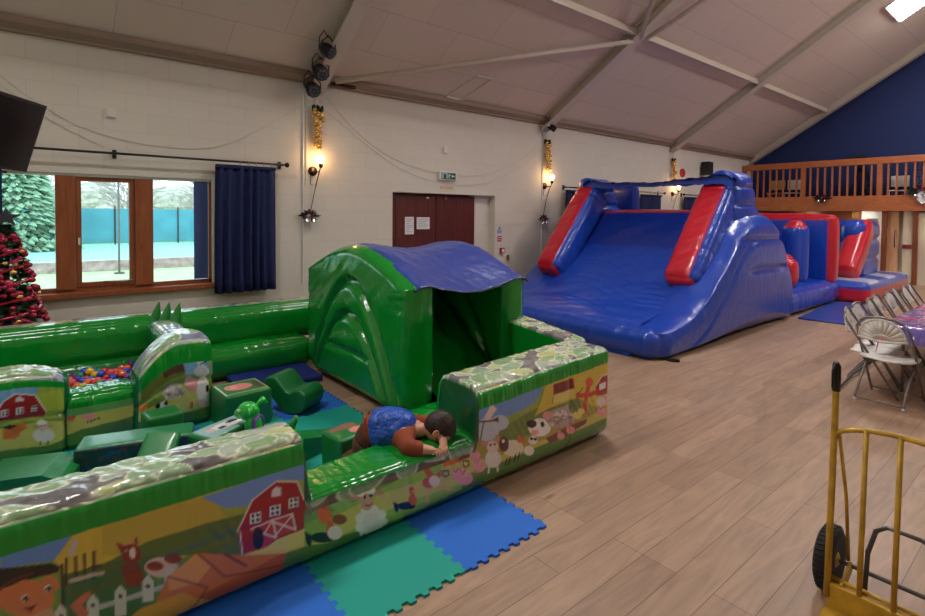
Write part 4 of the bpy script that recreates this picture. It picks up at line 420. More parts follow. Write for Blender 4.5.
# door recess and doors
S(MB().box(DR[0] + .0, DR[0] + .06, WY + .14, WY + .2, 0, DR[3]).box(DR[1] - .4, DR[1] - .35, WY + .16, WY + .3, 0, DR[3]).box(DR[1] - .36, DR[1], WY + .15, WY + .3, 0, DR[3]).build('trim_5', WALLW))
S(MB().box(DR[0] - .1, DR[1] + .1, WY + .32, WY + .4, 0, DR[3] + .2).build('trim_6', DOORM))
for n, (a, b) in enumerate(((4.63, 5.52), (5.53, 6.42))):
    o = S(MB().box(a, b, WY + .13, WY + .18, .01, DR[3] - .03, .005).build('door_%d' % (n + 1), DOORM))
    m = MB(); m.box(a + .06, a + .42, WY + .124, WY + .131, .1, 2.05).build('door_panel', DOORM, o)
    MB().tube([((b - .07) if n == 0 else (a + .07), WY + .12, .95), ((b - .07) if n == 0 else (a + .07), WY + .07, .95), ((b - .07) if n == 0 else (a + .07), WY + .07, 1.2), ((b - .07) if n == 0 else (a + .07), WY + .12, 1.2)], .01, 8).build('door_handle', CHROME, o)
    MB().box((a + b) / 2 + (.25 if n == 0 else -.25) - .03, (a + b) / 2 + (.25 if n == 0 else -.25) + .03, WY + .1, WY + .13, 2.07, 2.1).build('door_closer', CHROME, o)
def lines_paper(name, x0, x1, z0, z1, label, y=WY + .118, n=7):
    o = MB().box(x0, x1, y, y + .004, z0, z1).build(name, PAPER); m = MB()
    for k in range(n): z = z1 - (z1 - z0) * (k + 1.4) / (n + 1.5); m.box(x0 + .03, x1 - .03 - .03 * (k % 3), y - .001, y, z, z + .008)
    m.build('printed_lines', pm('notice_ink', (150, 150, 160), .8), o); return tag(o, label, 'notice')
lines_paper('door_notice', 4.87, 5.05, 1.46, 1.755, 'narrow upright white paper notice taped to the left mahogany door')
lines_paper('door_notice', 5.11, 5.38, 1.545, 1.75, 'wider landscape white paper notice, right of the upright one on the mahogany door', n=5)

# ------------------------------------------------------------------ outside the window
S(MB().box(-40, 60, 7.9, 90, -.12, -.02).build('ground', pm('lawn', (150, 186, 130), .9, var=.18, vscale=2)))
S(MB().box(-30, 50, 20.5, 34, -.02, 0.0).build('tennis_court', pm('court_teal', (120, 190, 188), .7, var=.06)))
tag(MB().box(-30, 50, 19.2, 19.5, -.02, .3).build('stone_wall', pm('rubble_stone', (160, 140, 138), .9, var=.4, vscale=5)), 'low grey stone wall across the lawn outside the window', 'wall')
fr = empty('court_fence', (0, 34.4, 0), 0, 'tall teal netted fence around the court outside the window', 'fence')
MB().box(-20, 40, -.01, .01, .05, 1.95).build('net', pm('teal_net', (70, 140, 150), .8, var=.15, vscale=1), fr)
for k in range(18): MB().tube([(-18 + 3.1 * k, -.05, -.05), (-18 + 3.1 * k, -.05, 2.1)], .035, 6).build('post', DKMETAL, fr)
lp = empty('floodlight_post', (2.05, 18.2, -.02), 0, 'slim grey floodlight post on the lawn, seen through the middle window pane', 'post')
MB().tube([(0, 0, 0), (0, 0, 6.5)], [.03] * 2, 8).build('pole', GREYM, lp); MB().box(-.12, .12, -.12, .12, 0, .05).build('base_plate', GREYM, lp); MB().box(-.35, .35, -.1, .1, 6.4, 6.6).build('floodlight', GREYM, lp)
BARK = pm('grey_twigs', (170, 162, 158), .9)
def bare_tree(x, y, h, seed, label):
    r = random.Random(seed); root = empty('bare_tree', (x, y, -.03), 0, label, 'tree', 'bare trees beyond the court'); m = MB()
    m.tube([(0, 0, 0), (.1, 0, h * .3), (0, 0, h * .75)], [.16, .12, .04], 6).build('trunk', BARK, root); m = MB()
    for k in range(420):
        z = h * r.uniform(.12, .8); a = r.uniform(0, 6.28); L = r.uniform(.6, 2.2); e = r.uniform(.1, 1.0)
        d = Vector((math.cos(a) * math.cos(e), math.sin(a) * math.cos(e) * .8, math.sin(e))); p = Vector((0, 0, z)) + d * r.uniform(0, 1.6); q = p + d * L
        m.tube([p, p + d * L * .5 + Vector((r.uniform(-.15, .15), 0, .05)), q], [.035, .025, .008], 3, caps=False)
    m.build('twigs', BARK, root)
for k, (x, y, h) in enumerate(((-4.5, 39, 7), (.2, 38.6, 7.5), (4.9, 39, 8), (9.6, 38.6, 7), (14.3, 39, 8))): bare_tree(x, y, h, k, 'bare grey twiggy tree beyond the teal court fence')
def leafy(name, x, y, z, r, h, mat, label, n=900, seed=1, cat='tree'):
    rr = random.Random(seed); m = MB()
    for k in range(n):
        a = rr.uniform(0, 6.28); t = rr.random(); rad = r * (1 - t) ** .8 * math.sqrt(rr.uniform(.3, 1)) + .03; c = Vector((x + rad * math.cos(a), y + rad * math.sin(a), z + t * h)); d = Vector((math.cos(a), math.sin(a), -.25)) * (r * .16); s = Vector((-math.sin(a), math.cos(a), 0)) * (r * .06)
        m.add([c - s, c + d, c + s, c + Vector((0, 0, r * .05))], [(0, 1, 3), (3, 1, 2)])
    return m
m = leafy('fir', 0, 0, 0, 2.4, 5.2, None, '', 2600); ev = empty('evergreen_tree', (0, 0, 0), 0, 'bushy green conifer outside, behind the left window pane', 'tree'); ev.location = (-.5, 31.2, -.02)
m.build('foliage', pm('outdoor_conifer', (120, 160, 128), .9, var=.3), ev); MB().tube([(0, 0, 0), (0, 0, 4.5)], [.15, .03], 6).build('trunk', BARK, ev)
mb = MB()
for k in range(60):
    mb.sphere((-14 + .75 * k, 47.5 + random.uniform(-1, 1), random.uniform(.5, 2.4)), random.uniform(1.0, 1.9), 8, 6)
tag(mb.build('hedge', pm('winter_hedge', (170, 174, 160), .95, var=.4, vscale=3), smooth=False), 'tangled grey green hedge behind the bare trees outside', 'hedge', kind='stuff')
# ------------------------------------------------------------------ the farm play pen
G1 = (12, 138, 42); G2 = (10, 112, 36); GB = (14, 152, 44)
pen = empty('inflatable_play_pen', (1.6, 4.6, 0), 0, 'green inflatable farm play pen with printed barn and animals and a blue roofed hut', 'inflatable')
PEN = Vector((1.6, 4.6, 0)); PENO = np.array([1.6, 4.6, 0])
def pen_part(name, patches, label=None, mat=None):
    return patch_obj(name, [(P - PENO, C) for P, C in patches], mat or VIN, pen, label)
def ground_art(x, z, sky=(104, 150, 215)):
    g = np.clip((z - .1) / .45, 0, 1)[:, None]; w = np.clip(.5 + .5 * wav(x * 2.2 + z * 3, 4), 0, 1)[:, None]
    return np.array([86, 128, 52.]) * (1 - g) + (np.array([196, 190, 84.]) * w + np.array([140, 168, 74.]) * (1 - w)) * g
def outer_paint(kind, art, yf, up=1):
    """kind 'high' or 'low' wall; printed on the outer face, stones along the top"""
    def f(face, P):
        x, y, z = P.T; n = len(x)
        if face in ('y0', 'x1') if kind == 'high' else face == 'y0':
            xx = x if face == 'y0' else 3.95 + (y - 2.47)
            col = ground_art(xx, z); art_apply(col, xx, z, art)
            if kind == 'high':
                m = (z > .555); col[m] = GB
                m = z > .69; col[m] = pebbles(xx[m], y[m] + z[m])if m.any() else col[m]
            else:
                m = z > .355
                if m.any(): col[m] = pebbles(xx[m], z[m] * 1.0, 9, 14, (96, 84, 66)) * .8
                m = z > .405; col[m] = G1
            m = z < .07; col[m] = (18, 96, 36)
            return col
        if face == 'z1':
            if kind == 'high': return pebbles(x, y)
            return np.tile(np.array(G1, float), (n, 1))
        if face == 'x0' and kind == 'high':
            c = np.tile(np.array((20, 74, 40), float), (n, 1)); m = z > .6; c[m] = G1; return c
        return np.tile(np.array(G1 if face != 'z0' else G2, float), (n, 1))
    return f
def wall_disp(kind, seed, seams=(), ax=0):
    def f(P, N, face):
        x = P[..., ax]; z = P[..., 2]; d = 0
        if kind == 'high': d = -.012 * np.exp(-((z - .36) / .02) ** 2) + .007 * wav(x * 30, seed) * np.exp(-((z - .60) / .07) ** 2) + .004 * wav(x * 23 + z * 14, seed + 2) * np.exp(-((z - .33) / .07) ** 2)
        else: d = .007 * wav(x * 26, seed) * np.exp(-((z - .38) / .06) ** 2)
        if face == 'z1': d = d + .004 * wav(P[..., 0] * 17 + P[..., 1] * 9, seed + 3) + .003 * wav(P[..., 1] * 30 + P[..., 0] * 6, seed + 4)
        for s in seams: d = d - .014 * np.exp(-((x - s) / .018) ** 2)
        return d * (0 if face == 'z0' else 1)
    return f
def hfront(x):
    sm = lambda t: np.clip(t, 0, 1) ** 2 * (3 - 2 * np.clip(t, 0, 1)); up = 1 - sm((x - 1.03) / .055) + sm((x - 2.14) / .055)
    hi = .685 + .055 * sm((x - 2) / 1.6); return .375 + (hi - .375) * np.clip(up, 0, 1), np.clip(up, 0, 1)
FH = .70
def front_warp(P):
    P = P.copy(); x = P[..., 0]; h, up = hfront(x); P[..., 2] = P[..., 2] * h / FH
    w = .74 + .30 * np.clip((x - 1.0) / 1.3, 0, 1); P[..., 1] = 2.47 + (P[..., 1] - 2.47) * w + .075 * np.clip(1 - P[..., 2] / .13, 0, 1) ** 2 * (P[..., 1] < 2.62); return P
def front_paint(face, P):
    x, y, z0 = P.T; h, up = hfront(x); z = z0 * h / FH; n = len(x); step = (up > .04) & (up < .96)
    if face in ('y0', 'x1'):
        xx = x if face == 'y0' else 3.63 + (y - 2.47); col = ground_art(xx, z); art_apply(col, xx, z, ART_OUT)
        hi = up > .5; m = hi & (z > h - .125); col[m] = GB
        m = hi & (z > h - .022)
        if m.any(): col[m] = pebbles(xx[m], y[m] + z[m] * 1.0)
        m = ~hi & (z > .305)
        if m.any(): col[m] = pebbles(xx[m], z[m] * 1.0, 9, 14, (110, 98, 78)) * .85
        m = ~hi & (z > .352); col[m] = G1
        m = z < .05; col[m] = (18, 96, 36)
        col[step & (z > .36)] = (20, 84, 44); return col
    if face == 'z1':
        col = np.where((up > .5)[:, None], pebbles(x, y), np.array(G1, float)); col[step] = (20, 84, 44); return col
    return np.tile(np.array(G1 if face != 'z0' else G2, float), (n, 1))
def front_disp(P, N, face):
    x = P[..., 0]; z0 = P[..., 2]; h, up = hfront(x); z = z0 * h / FH
    d = up * (.007 * wav(x * 30, 1) * np.exp(-((z - h + .07) / .06) ** 2)) + .0035 * wav(x * 23 + z * 14, 3) * np.exp(-((z - .33) / .09) ** 2) - .010 * np.exp(-((z - .335) / .014) ** 2) * (face == 'y0') * (1 - up * .7)
    if face == 'z1': d = d + .003 * wav(x * 13 + P[..., 1] * 7, 4) * up + .0018 * wav(P[..., 1] * 24 + x * 6, 5) * up + .0015 * wav(x * 30 + P[..., 1] * 50, 15)
    for s_ in (.18, 1.66, 3.1): d = d - .008 * np.exp(-((x - s_) / .018) ** 2)
    return d * (face != 'z0')
pen_part('front_wall', [(front_warp(P), C) for P, C in ibox(-.75, 3.63, 2.47, 2.86, 0, FH, .06, front_paint, bulge=.016, disp=front_disp, resf=(.0065, .012, .0065))], 'long printed front wall with red barn, farm animals and a low green sill in the middle')
def side_paint(face, P):
    x, y, z = P.T
    if face == 'z1': return pebbles(3.5 + x * .4, y, 12)
    c = np.tile(np.array(G1, float), (len(x), 1))
    if face == 'x1': c = ground_art(y, z)
    return c
def end_warp(P):
    P = P.copy(); y = P[..., 1] - 2.47; a = 3.44 + .237 * y; b = 3.63 + .32 * y; P[..., 0] = a + (b - a) * P[..., 0]; return P
pen_part('end_wall', [(end_warp(P), C) for P, C in ibox(0, 1, 2.78, 3.9, 0, .73, .06, side_paint, res=.02, bulge=.015, disp=wall_disp('high', 6, (), 1))])
pen_part('end_wall', ibox(3.6, 3.95, 5.8, 6.5, 0, .7, .06, side_paint, res=.03, bulge=.02))
# back wall: two stacked tubes; tall and flat behind the ball pit
def back_paint(face, P):
    x, y, z = P.T; c = np.tile(np.array(G1, float), (len(x), 1))
    if face == 'z1':
        c = pebbles(x, y, 15, 9, (120, 130, 150)); m = y < 6.27; c[m] = G1
    return c
def back_disp(P, N, face): return .006 * wav(P[..., 0] * 22, 8) * np.exp(-((P[..., 2] - .62) / .06) ** 2) * (face != 'z0')
pen_part('back_wall', ibox(-1.6, 3.95, 6.15, 6.56, .30, .70, .11, back_paint, res=.022, bulge=.03, disp=back_disp))
def plain(c):
    return lambda face, P: np.array(c, float)
pen_part('back_tube', ibox(1.3, 2.6, 5.85, 6.5, 0, .34, .13, plain(G1), res=.03, bulge=.02, disp=lambda P, N, f: .004 * wav(P[..., 0] * 9, 4)))
pen_part('back_tube', ibox(-1.6, 1.32, 6.0, 6.5, 0, .34, .1, plain(G2), res=.04, bulge=.02))
# ball pit enclosure
def inner_paint(kind):
    def f(face, P):
        x, y, z = P.T
        if face == 'y0' or (face == 'x1' and kind == 'dome'):
            col = ground_art(x, z)
            art_apply(col, x if face == 'y0' else x - (y - 4.8) * .3, z, ART_IN)
            if kind != 'sill':
                m = z > (.585 if kind == 'wall' else .50); col[m] = GB
                m = z > .64; 
                if m.any(): col[m] = pebbles(x[m], y[m] + z[m], 20, 9, (130, 140, 160))
            else:
                m = z > .275; col[m] = (104, 170, 96)
                m = z > .33; col[m] = GB
            m = z < .06; col[m] = (18, 96, 36); return col
        if face == 'z1' and kind != 'sill': return pebbles(x, y, 21, 9, (130, 140, 165))
        return np.tile(np.array(G1 if face in ('z1', 'y1') else (20, 110, 60), float), (len(x), 1))
    return f
IF = (.009, .014, .009)
def barn_warp(P):
    P = P.copy(); P[..., 2] = P[..., 2] * (.93 - .10 * np.clip((P[..., 0] + .1) / .3, 0, 1) ** 2); return P
def dome_disp(P, N, face):
    x = P[..., 0]; z = P[..., 2]; return wall_disp('high', 9)(P, N, face)
pen_part('ball_pit_wall', [(barn_warp(P), C) for P, C in ibox(-.9, .21, 4.82, 5.12, 0, .69, .06, inner_paint('wall'), bulge=.02, disp=wall_disp('high', 10), resf=IF)], 'printed ball pit wall with red barn')
pen_part('ball_pit_sill', ibox(.19, .66, 4.82, 5.10, 0, .42, .06, inner_paint('sill'), bulge=.015, disp=wall_disp('low', 11), resf=IF), 'low green ball pit sill with printed pigs')
# dome: arched top by warping a box
pt = ibox(.64, 1.20, 4.78, 5.14, 0, .69, .06, inner_paint('dome'), bulge=.02, disp=wall_disp('high', 12), resf=IF)
def arch_warp(P):
    P = P.copy(); x = (P[..., 0] - .96) / .32; P[..., 2] = P[..., 2] * (1.10 - .42 * np.where(x < 0, np.abs(x) ** 1.8, .25 * np.abs(x) ** 3)); return P
pen_part('ball_pit_wall', [(arch_warp(P), C) for P, C in pt], 'arched ball pit wall end with printed windmill and cow')
pen_part('partition', ibox(.93, 1.2, 5.08, 6.2, 0, .67, .08, lambda f, P: pebbles(P[:, 0], P[:, 1], 30, 6, (150, 160, 185)) if f == 'z1' else np.array((24, 120, 70.)), res=.03, bulge=.02, disp=lambda P, N, f: .004 * wav(P[..., 1] * 20, 3)), 'pale topped partition beside the ball pit')
pen_part('pit_floor', ibox(-.9, 1.02, 5.08, 6.05, 0, .255, .04, plain(G2), res=.06, bulge=.01))
for k in range(3):
    b = MB(); x = .99 + .075 * k; y = 6.22 - k * .10
    n = 10; V = []; F = []
    for i in range(n):
        t = i / (n - 1); w = .075 * (1 - t ** 1.4) + .004; th = .05 * (1 - t * .7)
        for q in range(8): a = 2 * PI * q / 8; V.append((x + .06 * t + w * math.cos(a) * .9, y + th * math.sin(a), .6 + .27 * t))
    for i in range(n - 1):
        for q in range(8): F.append((i * 8 + q, i * 8 + (q + 1) % 8, i * 8 + 8 + (q + 1) % 8, i * 8 + 8 + q))
    F.append(tuple((n - 1) * 8 + q for q in range(8)))
    o = mesh_obj('spike', [np.array(v) - PENO for v in V], F, pm('green_spike', (34, 132, 50), .3, coat=.3), pen, True)

# hut: two arched side panels, a ramp and a draped roof
HT = lambda s: 1.16 + .30 * np.sin(PI * np.clip(s, 0, 1)) ** 1.1 + .04 * s
def hutQ(y0, y1):
    return lambda s, t: (y0 + s * (y1 - y0) + 0 * t, t * HT(s))
def hut_extra(a, b, s, t, sg):
    d = 0; u = s; top = HT(s); z = b
    # nested arches pressed into the side: curves at constant distance below the outline
    def arch(k): return HT(.5) * {.80: .77, .52: .54}[k] * np.clip(1 - (np.abs(u - .5) / {.80: .43, .52: .36}[k]) ** 1.9, 0, 1)
    for k, wd in ((.80, .042), (.52, .034)):
        h = arch(k) * .98; dd = np.abs(z - h) / np.sqrt(1 + (3.2 * (u - .5)) ** 2); d = d - .085 * np.exp(-(dd / wd) ** 2)
        d = d + .02 * np.clip((h - z) / .06, 0, 1)
    d = d - .03 * np.exp(-((z - .42) / .03) ** 2) * (np.abs(u - .5) < .22)
    d = d + .008 * wav(z * 26 + u * 5, 4) * np.exp(-(np.minimum(u, 1 - u) / .12) ** 2) + .004 * wav(u * 30 + z * 17, 7)
    return d
gc = lambda c: (lambda A, B, S_, T_, sg: np.array(c, float))
pen_part('hut_side', slab(hutQ(3.74, 5.86), .34, 2.0, 1.2, lambda a, b, c: (2.66 + c, a, b), gc(G1), r=.09, ns=90, nt=70, extra=hut_extra), 'arched green hut side with pressed in arches')
pen_part('hut_side', slab(hutQ(3.74, 5.86), .32, 2.0, 1.2, lambda a, b, c: (3.84 + c, a, b), gc(G1), r=.09, ns=60, nt=50, extra=hut_extra))
def rampQ(s, t): return (2.82 + s * .82 + 0 * t, t)
def ramp():
    n = 40; s = np.linspace(0, 1, 24); t = np.linspace(0, 1, n); S_, T_ = np.meshgrid(s, t, indexing='ij'); out = []
    X = 2.8 + S_ * .84; Yt = 3.5 + T_ * 1.7; Z = .16 + .74 * np.clip((T_ - .12) / .6, 0, 1) ** 1.1 + .03 * np.abs(np.sin(S_ * PI * 3)) + .03 * np.sin(S_ * PI)
    out.append((np.stack([X, Yt, Z], -1), np.broadcast_to(np.array(G2, float) * .9, X.shape + (3,))))
    fz = np.linspace(0, 1, 8)
    for (A, B, f) in ((S_[:, 0], 0, 0),):
        pass
    Fs, Fz = np.meshgrid(s, fz, indexing='ij'); Z0 = Z[:, :1]
    out.append((np.stack([2.8 + Fs * .84, 3.5 - .04 * np.sin(PI * Fz), Fz * Z0], -1), np.broadcast_to(np.array(G1, float), Fs.shape + (3,))))
    return out
pen_part('hut_ramp', ramp())
pen_part('hut_back', ibox(2.8, 3.64, 5.45, 5.82, 0, 1.1, .1, plain(G2), res=.05, bulge=.03))
pen_part('hut_floor', ibox(2.2, 3.6, 2.83, 3.72, 0, .13, .05, plain(G1), res=.04, bulge=.02, disp=lambda P, N, f: .01 * wav(P[..., 0] * 12 + P[..., 1] * 9, 5) * (f == 'z1')))
def roof():
    ns, nt = 60, 70; s = np.linspace(-.0, 1, ns); t = np.linspace(0, 1, nt); S_, T_ = np.meshgrid(s, t, indexing='ij')
    X = 2.62 - .05 * (1 - T_) + S_ * (1.37 + .04 * (1 - T_)); Yv = 3.72 + T_ * 2.1; sv = (Yv - 3.74) / 2.12
    base = 1.155 + .30 * np.sin(PI * np.clip(sv, 0, 1)) ** 1.1 + .045 * sv
    sag = -.09 * np.sin(PI * np.clip((S_ - .12) / .76, 0, 1)) * (1 - .3 * np.sin(PI * T_)); edge = -.03 * (np.clip(.06 - S_, 0, 1) / .06) ** 2 - .05 * (np.clip(S_ - .94, 0, 1) / .06) ** 2
    wr = .010 * wav(X * 9 + Yv * 5, 3) * wav(Yv * 11 - X * 3, 8) + .005 * wav(X * 25 + Yv * 12, 13)
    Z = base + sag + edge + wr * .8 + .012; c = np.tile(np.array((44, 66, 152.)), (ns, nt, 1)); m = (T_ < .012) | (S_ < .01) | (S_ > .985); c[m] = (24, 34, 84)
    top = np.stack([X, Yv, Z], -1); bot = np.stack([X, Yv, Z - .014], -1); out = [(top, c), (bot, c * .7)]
    for sl in ((slice(0, 1), slice(None)), (slice(-1, None), slice(None))): out.append((np.concatenate([top[sl], bot[sl]], 0), np.concatenate([c[sl], c[sl]], 0)))
    for sl in ((slice(None), slice(0, 1)), (slice(None), slice(-1, None))): out.append((np.concatenate([top[sl], bot[sl]], 1), np.concatenate([c[sl], c[sl]], 1)))
    return out
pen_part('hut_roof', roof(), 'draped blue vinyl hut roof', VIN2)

# balls in the pit
BC = [('red', (206, 24, 34)), ('blue', (26, 78, 206)), ('yellow', (236, 196, 40)), ('orange', (236, 104, 40)), ('green', (24, 140, 96)), ('purple', (96, 40, 130)), ('pink', (226, 96, 96))]
BP = {}
for nme, c in BC:
    b = MB().sphere((0, 0, 0), .036, 16, 10).build('play_ball', pm(nme + '_ball', c, .3, coat=.2), smooth=True); BP[nme] = b
used = set(); rb = random.Random(4)
for i in range(11):
    for j in range(12):
        x = .20 + i * .0735 + (.036 if j % 2 else 0); y = 5.17 + j * .0655
        if x > .96: continue
        nme = BC[rb.choices(range(7), (5, 5, 4, 6, 2, 3, 3))[0]][0]; z = .30 + .022 * math.sin(i * 1.3 + j) + rb.uniform(0, .012)
        o = BP[nme] if nme not in used else BP[nme].copy()
        if nme in used: COL.objects.link(o)
        used.add(nme); o.location = (x, y, z); tag(o, '%s plastic ball among the others in the ball pit' % nme, 'ball', '%s balls in the ball pit' % nme)
for nme in BP:
    if nme not in used: D.objects.remove(BP[nme])

# ------------------------------------------------------------------ foam mats
def mat_tile(X, Yc, mat, label, group=None, a=.61, th=.014):
    # interlocking square with teeth along the edges
    n = 16; st = a / n; pts = []
    def side(p, d, nrm, par):
        q = []
        for k in range(n):
            o = .012 if (k + par) % 2 else -.012
            if k in (0,) : o = 0
            if k == n - 1: o = 0
            q += [(p[0] + d[0] * st * (k + .08) + nrm[0] * o, p[1] + d[1] * st * (k + .08) + nrm[1] * o), (p[0] + d[0] * st * (k + .92) + nrm[0] * o, p[1] + d[1] * st * (k + .92) + nrm[1] * o)]
        return q
    h = a / 2; pts = side((-h, -h), (1, 0), (0, -1), 0) + side((h, -h), (0, 1), (1, 0), 0) + side((h, h), (-1, 0), (0, 1), 0) + side((-h, h), (0, -1), (-1, 0), 0)
    o = MB().prism(pts, 0.0005, th, 'z').build('foam_mat', mat); o.location = (X, Yc, 0); tag(o, label, 'mat', group); return o
GX, GY = 2.284, 1.965; T = .61
for i in range(7):
    for j in range(7):
        x = GX - T / 2 - i * T; y = GY + T / 2 + j * T
        green = (i + j) % 2 == 1
        if j == 6 or (j == 0 and i > 5) or (j >= 5 and i >= 2) : continue
        if j == 5 and y > 5.6 and i < 2: pass
        cname = 'teal green' if green else 'blue'
        if j == 0: lab = {0: 'blue foam mat at the bare corner beside the play pen front', 1: 'teal green foam mat outside the pen, left of the corner one', 2: 'blue foam mat outside the pen, left of the teal one at the bottom edge'}.get(i, '%s foam mat outside the pen hidden under its front wall' % cname)
        else: lab = '%s square foam mat on the floor inside the play pen' % cname
        mat_tile(x, y, MATG if green else MATB, lab, None if j == 0 and i < 3 else ('%s foam mats under the pen wall' if j == 0 else '%s foam mats inside the pen') % cname)
o = MB().box(-.42, .42, -.3, .3, 0, .05, .012).build('crash_mat', MATD); o.location = (2.02, 5.56, .0145); o.rotation_euler.z = -.05; tag(o, 'dark navy padded mat inside the pen against the back wall', 'mat')

# ------------------------------------------------------------------ soft play shapes
def soft_box(name, loc, rz_, dx, dy, dz, top=None, label='', col=(22, 118, 52), side=None, tilt=None, art=None):
    def paint(f, P):
        x, y, z = P.T; c = np.tile(np.array(col, float), (len(x), 1))
        if f == 'z1' and art: art_apply(c, x, y, art, .006)
        if side and f in side[0]: c = side[1](x, y, z)
        return c
    o = patch_obj(name, ibox(-dx / 2, dx / 2, -dy / 2, dy / 2, 0, dz, .018, paint, res=.012, bulge=.006), SOFT); o.location = loc; o.rotation_euler = (tilt or (0, 0, 0))[:2] + (rz_,)
    return tag(o, label, 'soft play block')
pigart = [('e', (60, 120, 60), (0, 0), (.17, 0), (0, .15)), ('e', (232, 140, 136), (-.02, .0), (.11, 0), (0, .085)), ('e', (240, 170, 160), (-.08, .02), (.05, 0), (0, .05)), ('e', (200, 90, 96), (-.1, .02), (.02, 0), (0, .016)), ('e', (90, 70, 60), (.13, -.02), (.035, .02), (-.01, .09)), ('c', (200, 210, 160), .006, [(-.17, -.15), (.17, -.15), (.17, .15), (-.17, .15), (-.17, -.15)])]
cowart = [('p', (150, 190, 190), [(-.2, -.1), (.2, -.1), (.2, .1), (-.2, .1)]), ('e', (236, 236, 232), (.0, .0), (.13, 0), (0, .05)), ('e', (30, 30, 34), (.06, .02), (.045, 0), (0, .024)), ('e', (236, 190, 190), (-.13, .0), (.03, 0), (0, .03)), ('e', (30, 30, 34), (-.05, -.02), (.03, 0), (0, .02))]
soft_box('soft_play_block', (1.39, 4.62, .0145), .05, .38, .38, .295, label='tall green soft play block with a pink pig printed on top', art=pigart)
soft_box('soft_play_block', (1.06, 3.86, .0145), .42, .46, .22, .29, label='long green soft play block with a black and white cow on top', art=cowart)
soft_box('soft_play_block', (.76, 4.42, .0145), .08, .24, .2, .29, label='small plain green soft play block against the ball pit wall')
def bridge_art(x, y, z):
    c = np.tile(np.array((24, 60, 62), float), (len(x), 1)); w = wav(x * 22 + z * 9, 5) * wav(z * 30 - x * 8, 6); c[w > .25] = (40, 70, 130); c[w < -.3] = (90, 60, 50); return c
soft_box('soft_play_block', (.55, 4.05, .0145), -.28, .66, .24, .29, label='long green soft play block with dark blue printed sides', side=(('y0',), bridge_art), col=(26, 128, 78))
soft_box('soft_play_slab', (.585, 3.735, .16), 1.01, .5, .2, .07, label='plain green soft play slab leaning by the long printed block', tilt=(.0, -.63, 0), col=(24, 128, 62))
o = MB().prism([(-.22, 0), (.22, 0), (.22, .20), (.1, .26), (-.2, .26)], -.16, .16, 'y').build('soft_play_wedge', pm('wedge_green', (24, 124, 60), .32, bump=(10, .2, .02))); o.location = (.0, 4.02, .0145); o.rotation_euler.z = -.35; tag(o, 'green soft play wedge at the left edge, in front of the barn wall', 'soft play block')
o = MB().prism([(-.24, 0), (.24, 0), (.24, .04), (-.24, .17)], -.10, .10, 'y').build('soft_play_wedge', D.materials['wedge_green']); o.location = (1.70, 3.74, .0145); o.rotation_euler.z = .3; tag(o, 'low thin green soft play wedge on the blue mats, left of the child', 'soft play block')
o = soft_box('soft_play_block', (1.74, 3.36, .0145), .15, .28, .24, .24, label='green soft play block with worn pink print, beside the crawling child', art=[('e', (150, 90, 76), (.0, .06), (.11, 0), (0, .04)), ('e', (226, 140, 130), (.06, -.04), (.07, 0), (0, .05)), ('c', (120, 70, 60), .008, [(-.12, .1), (.12, .1)])])
o = MB().lathe([(.05, 0), (.055, .02), (.055, .13), (.05, .15)], (0, 0, 0), 16, 'x').build('soft_play_roller', pm('roller_red', (170, 60, 40), .4), smooth=True); o.location = (-.22, 4.0, .07); o.rotation_euler.z = .6; tag(o, 'small red roller at the very left edge beside the green wedge', 'toy')
# rocker: S shaped prism
pts = []
for k in range(13): a = PI * (1.0 - k / 12 * 1.0) ; 
top = [(-.25, .30), (-.20, .335), (-.12, .335), (-.06, .28), (0, .22), (.06, .205), (.12, .235), (.18, .235), (.235, .20), (.25, .14)]
bot = [(.23, .07), (.17, .02), (.08, .0), (-.02, .02), (-.12, .10), (-.2, .18), (-.25, .24)]
o = MB().prism(top + bot, -.17, .17, 'y').build('soft_play_rocker', pm('rocker_green', (24, 112, 56), .36, bump=(8, .15, .02)), smooth=False)
bv = o.modifiers.new('soft_edges', 'BEVEL'); bv.width = .02; bv.segments = 3; bv.limit_method = 'ANGLE'
o.location = (1.86, 4.62, .0145); o.scale = (.88, .88, .95); o.rotation_euler.z = -1.0; tag(o, 'green S-shaped soft play rocker seat in the middle of the blue mats', 'soft play seat')
# inflatable hopper animal
hp = empty('hopper_animal', (1.33, 3.62, .0145), -.8, 'bright green inflatable hopper animal with purple collar behind the front wall', 'toy'); hp.scale = (.88, .88, .88)
HG = pm('hopper_green', (30, 186, 60), .3, coat=.4); PUR = pm('purple_vinyl', (116, 70, 170), .35)
MB().sphere((0, 0, .19), .17, 20, 14, (1.25, .85, .95)).sphere((-.2, 0, .33), .085, 16, 10, (.8, .8, 1.3)).build('body', HG, hp, True)
for sx in (-.1, .12):
    for sy in (-.07, .07): MB().sphere((sx, sy, .04), .05, 10, 8, (1, 1, .8)).build('leg', HG, hp, True)
hd = MB().sphere((-.24, 0, .44), .075, 16, 10, (1.2, .9, 1)).sphere((-.31, 0, .42), .045, 12, 8).build('head', HG, hp, True)
for sy in (-1, 1): MB().tube([(-.2, .05 * sy, .47), (-.17, .1 * sy, .5), (-.15, .15 * sy, .46)], [.012, .03, .006], 8).build('ear', HG, hd, True); MB().sphere((-.29, .055 * sy, .46), .014, 8, 6).build('eye', WHITE, hd, True)
MB().tube([(-.16, .07 * math.cos(a), .33 + .07 * math.sin(a)) for a in np.linspace(0, 2 * PI, 17)[:-1]], .018, 8, closed=True).build('collar', PUR, hp, True)
MB().tube([(.12, 0, .33), (.15, 0, .38), (.16, 0, .42)], [.03, .022, .016], 8).build('tail', pm('hopper_tail', (60, 150, 60), .4), hp, True)
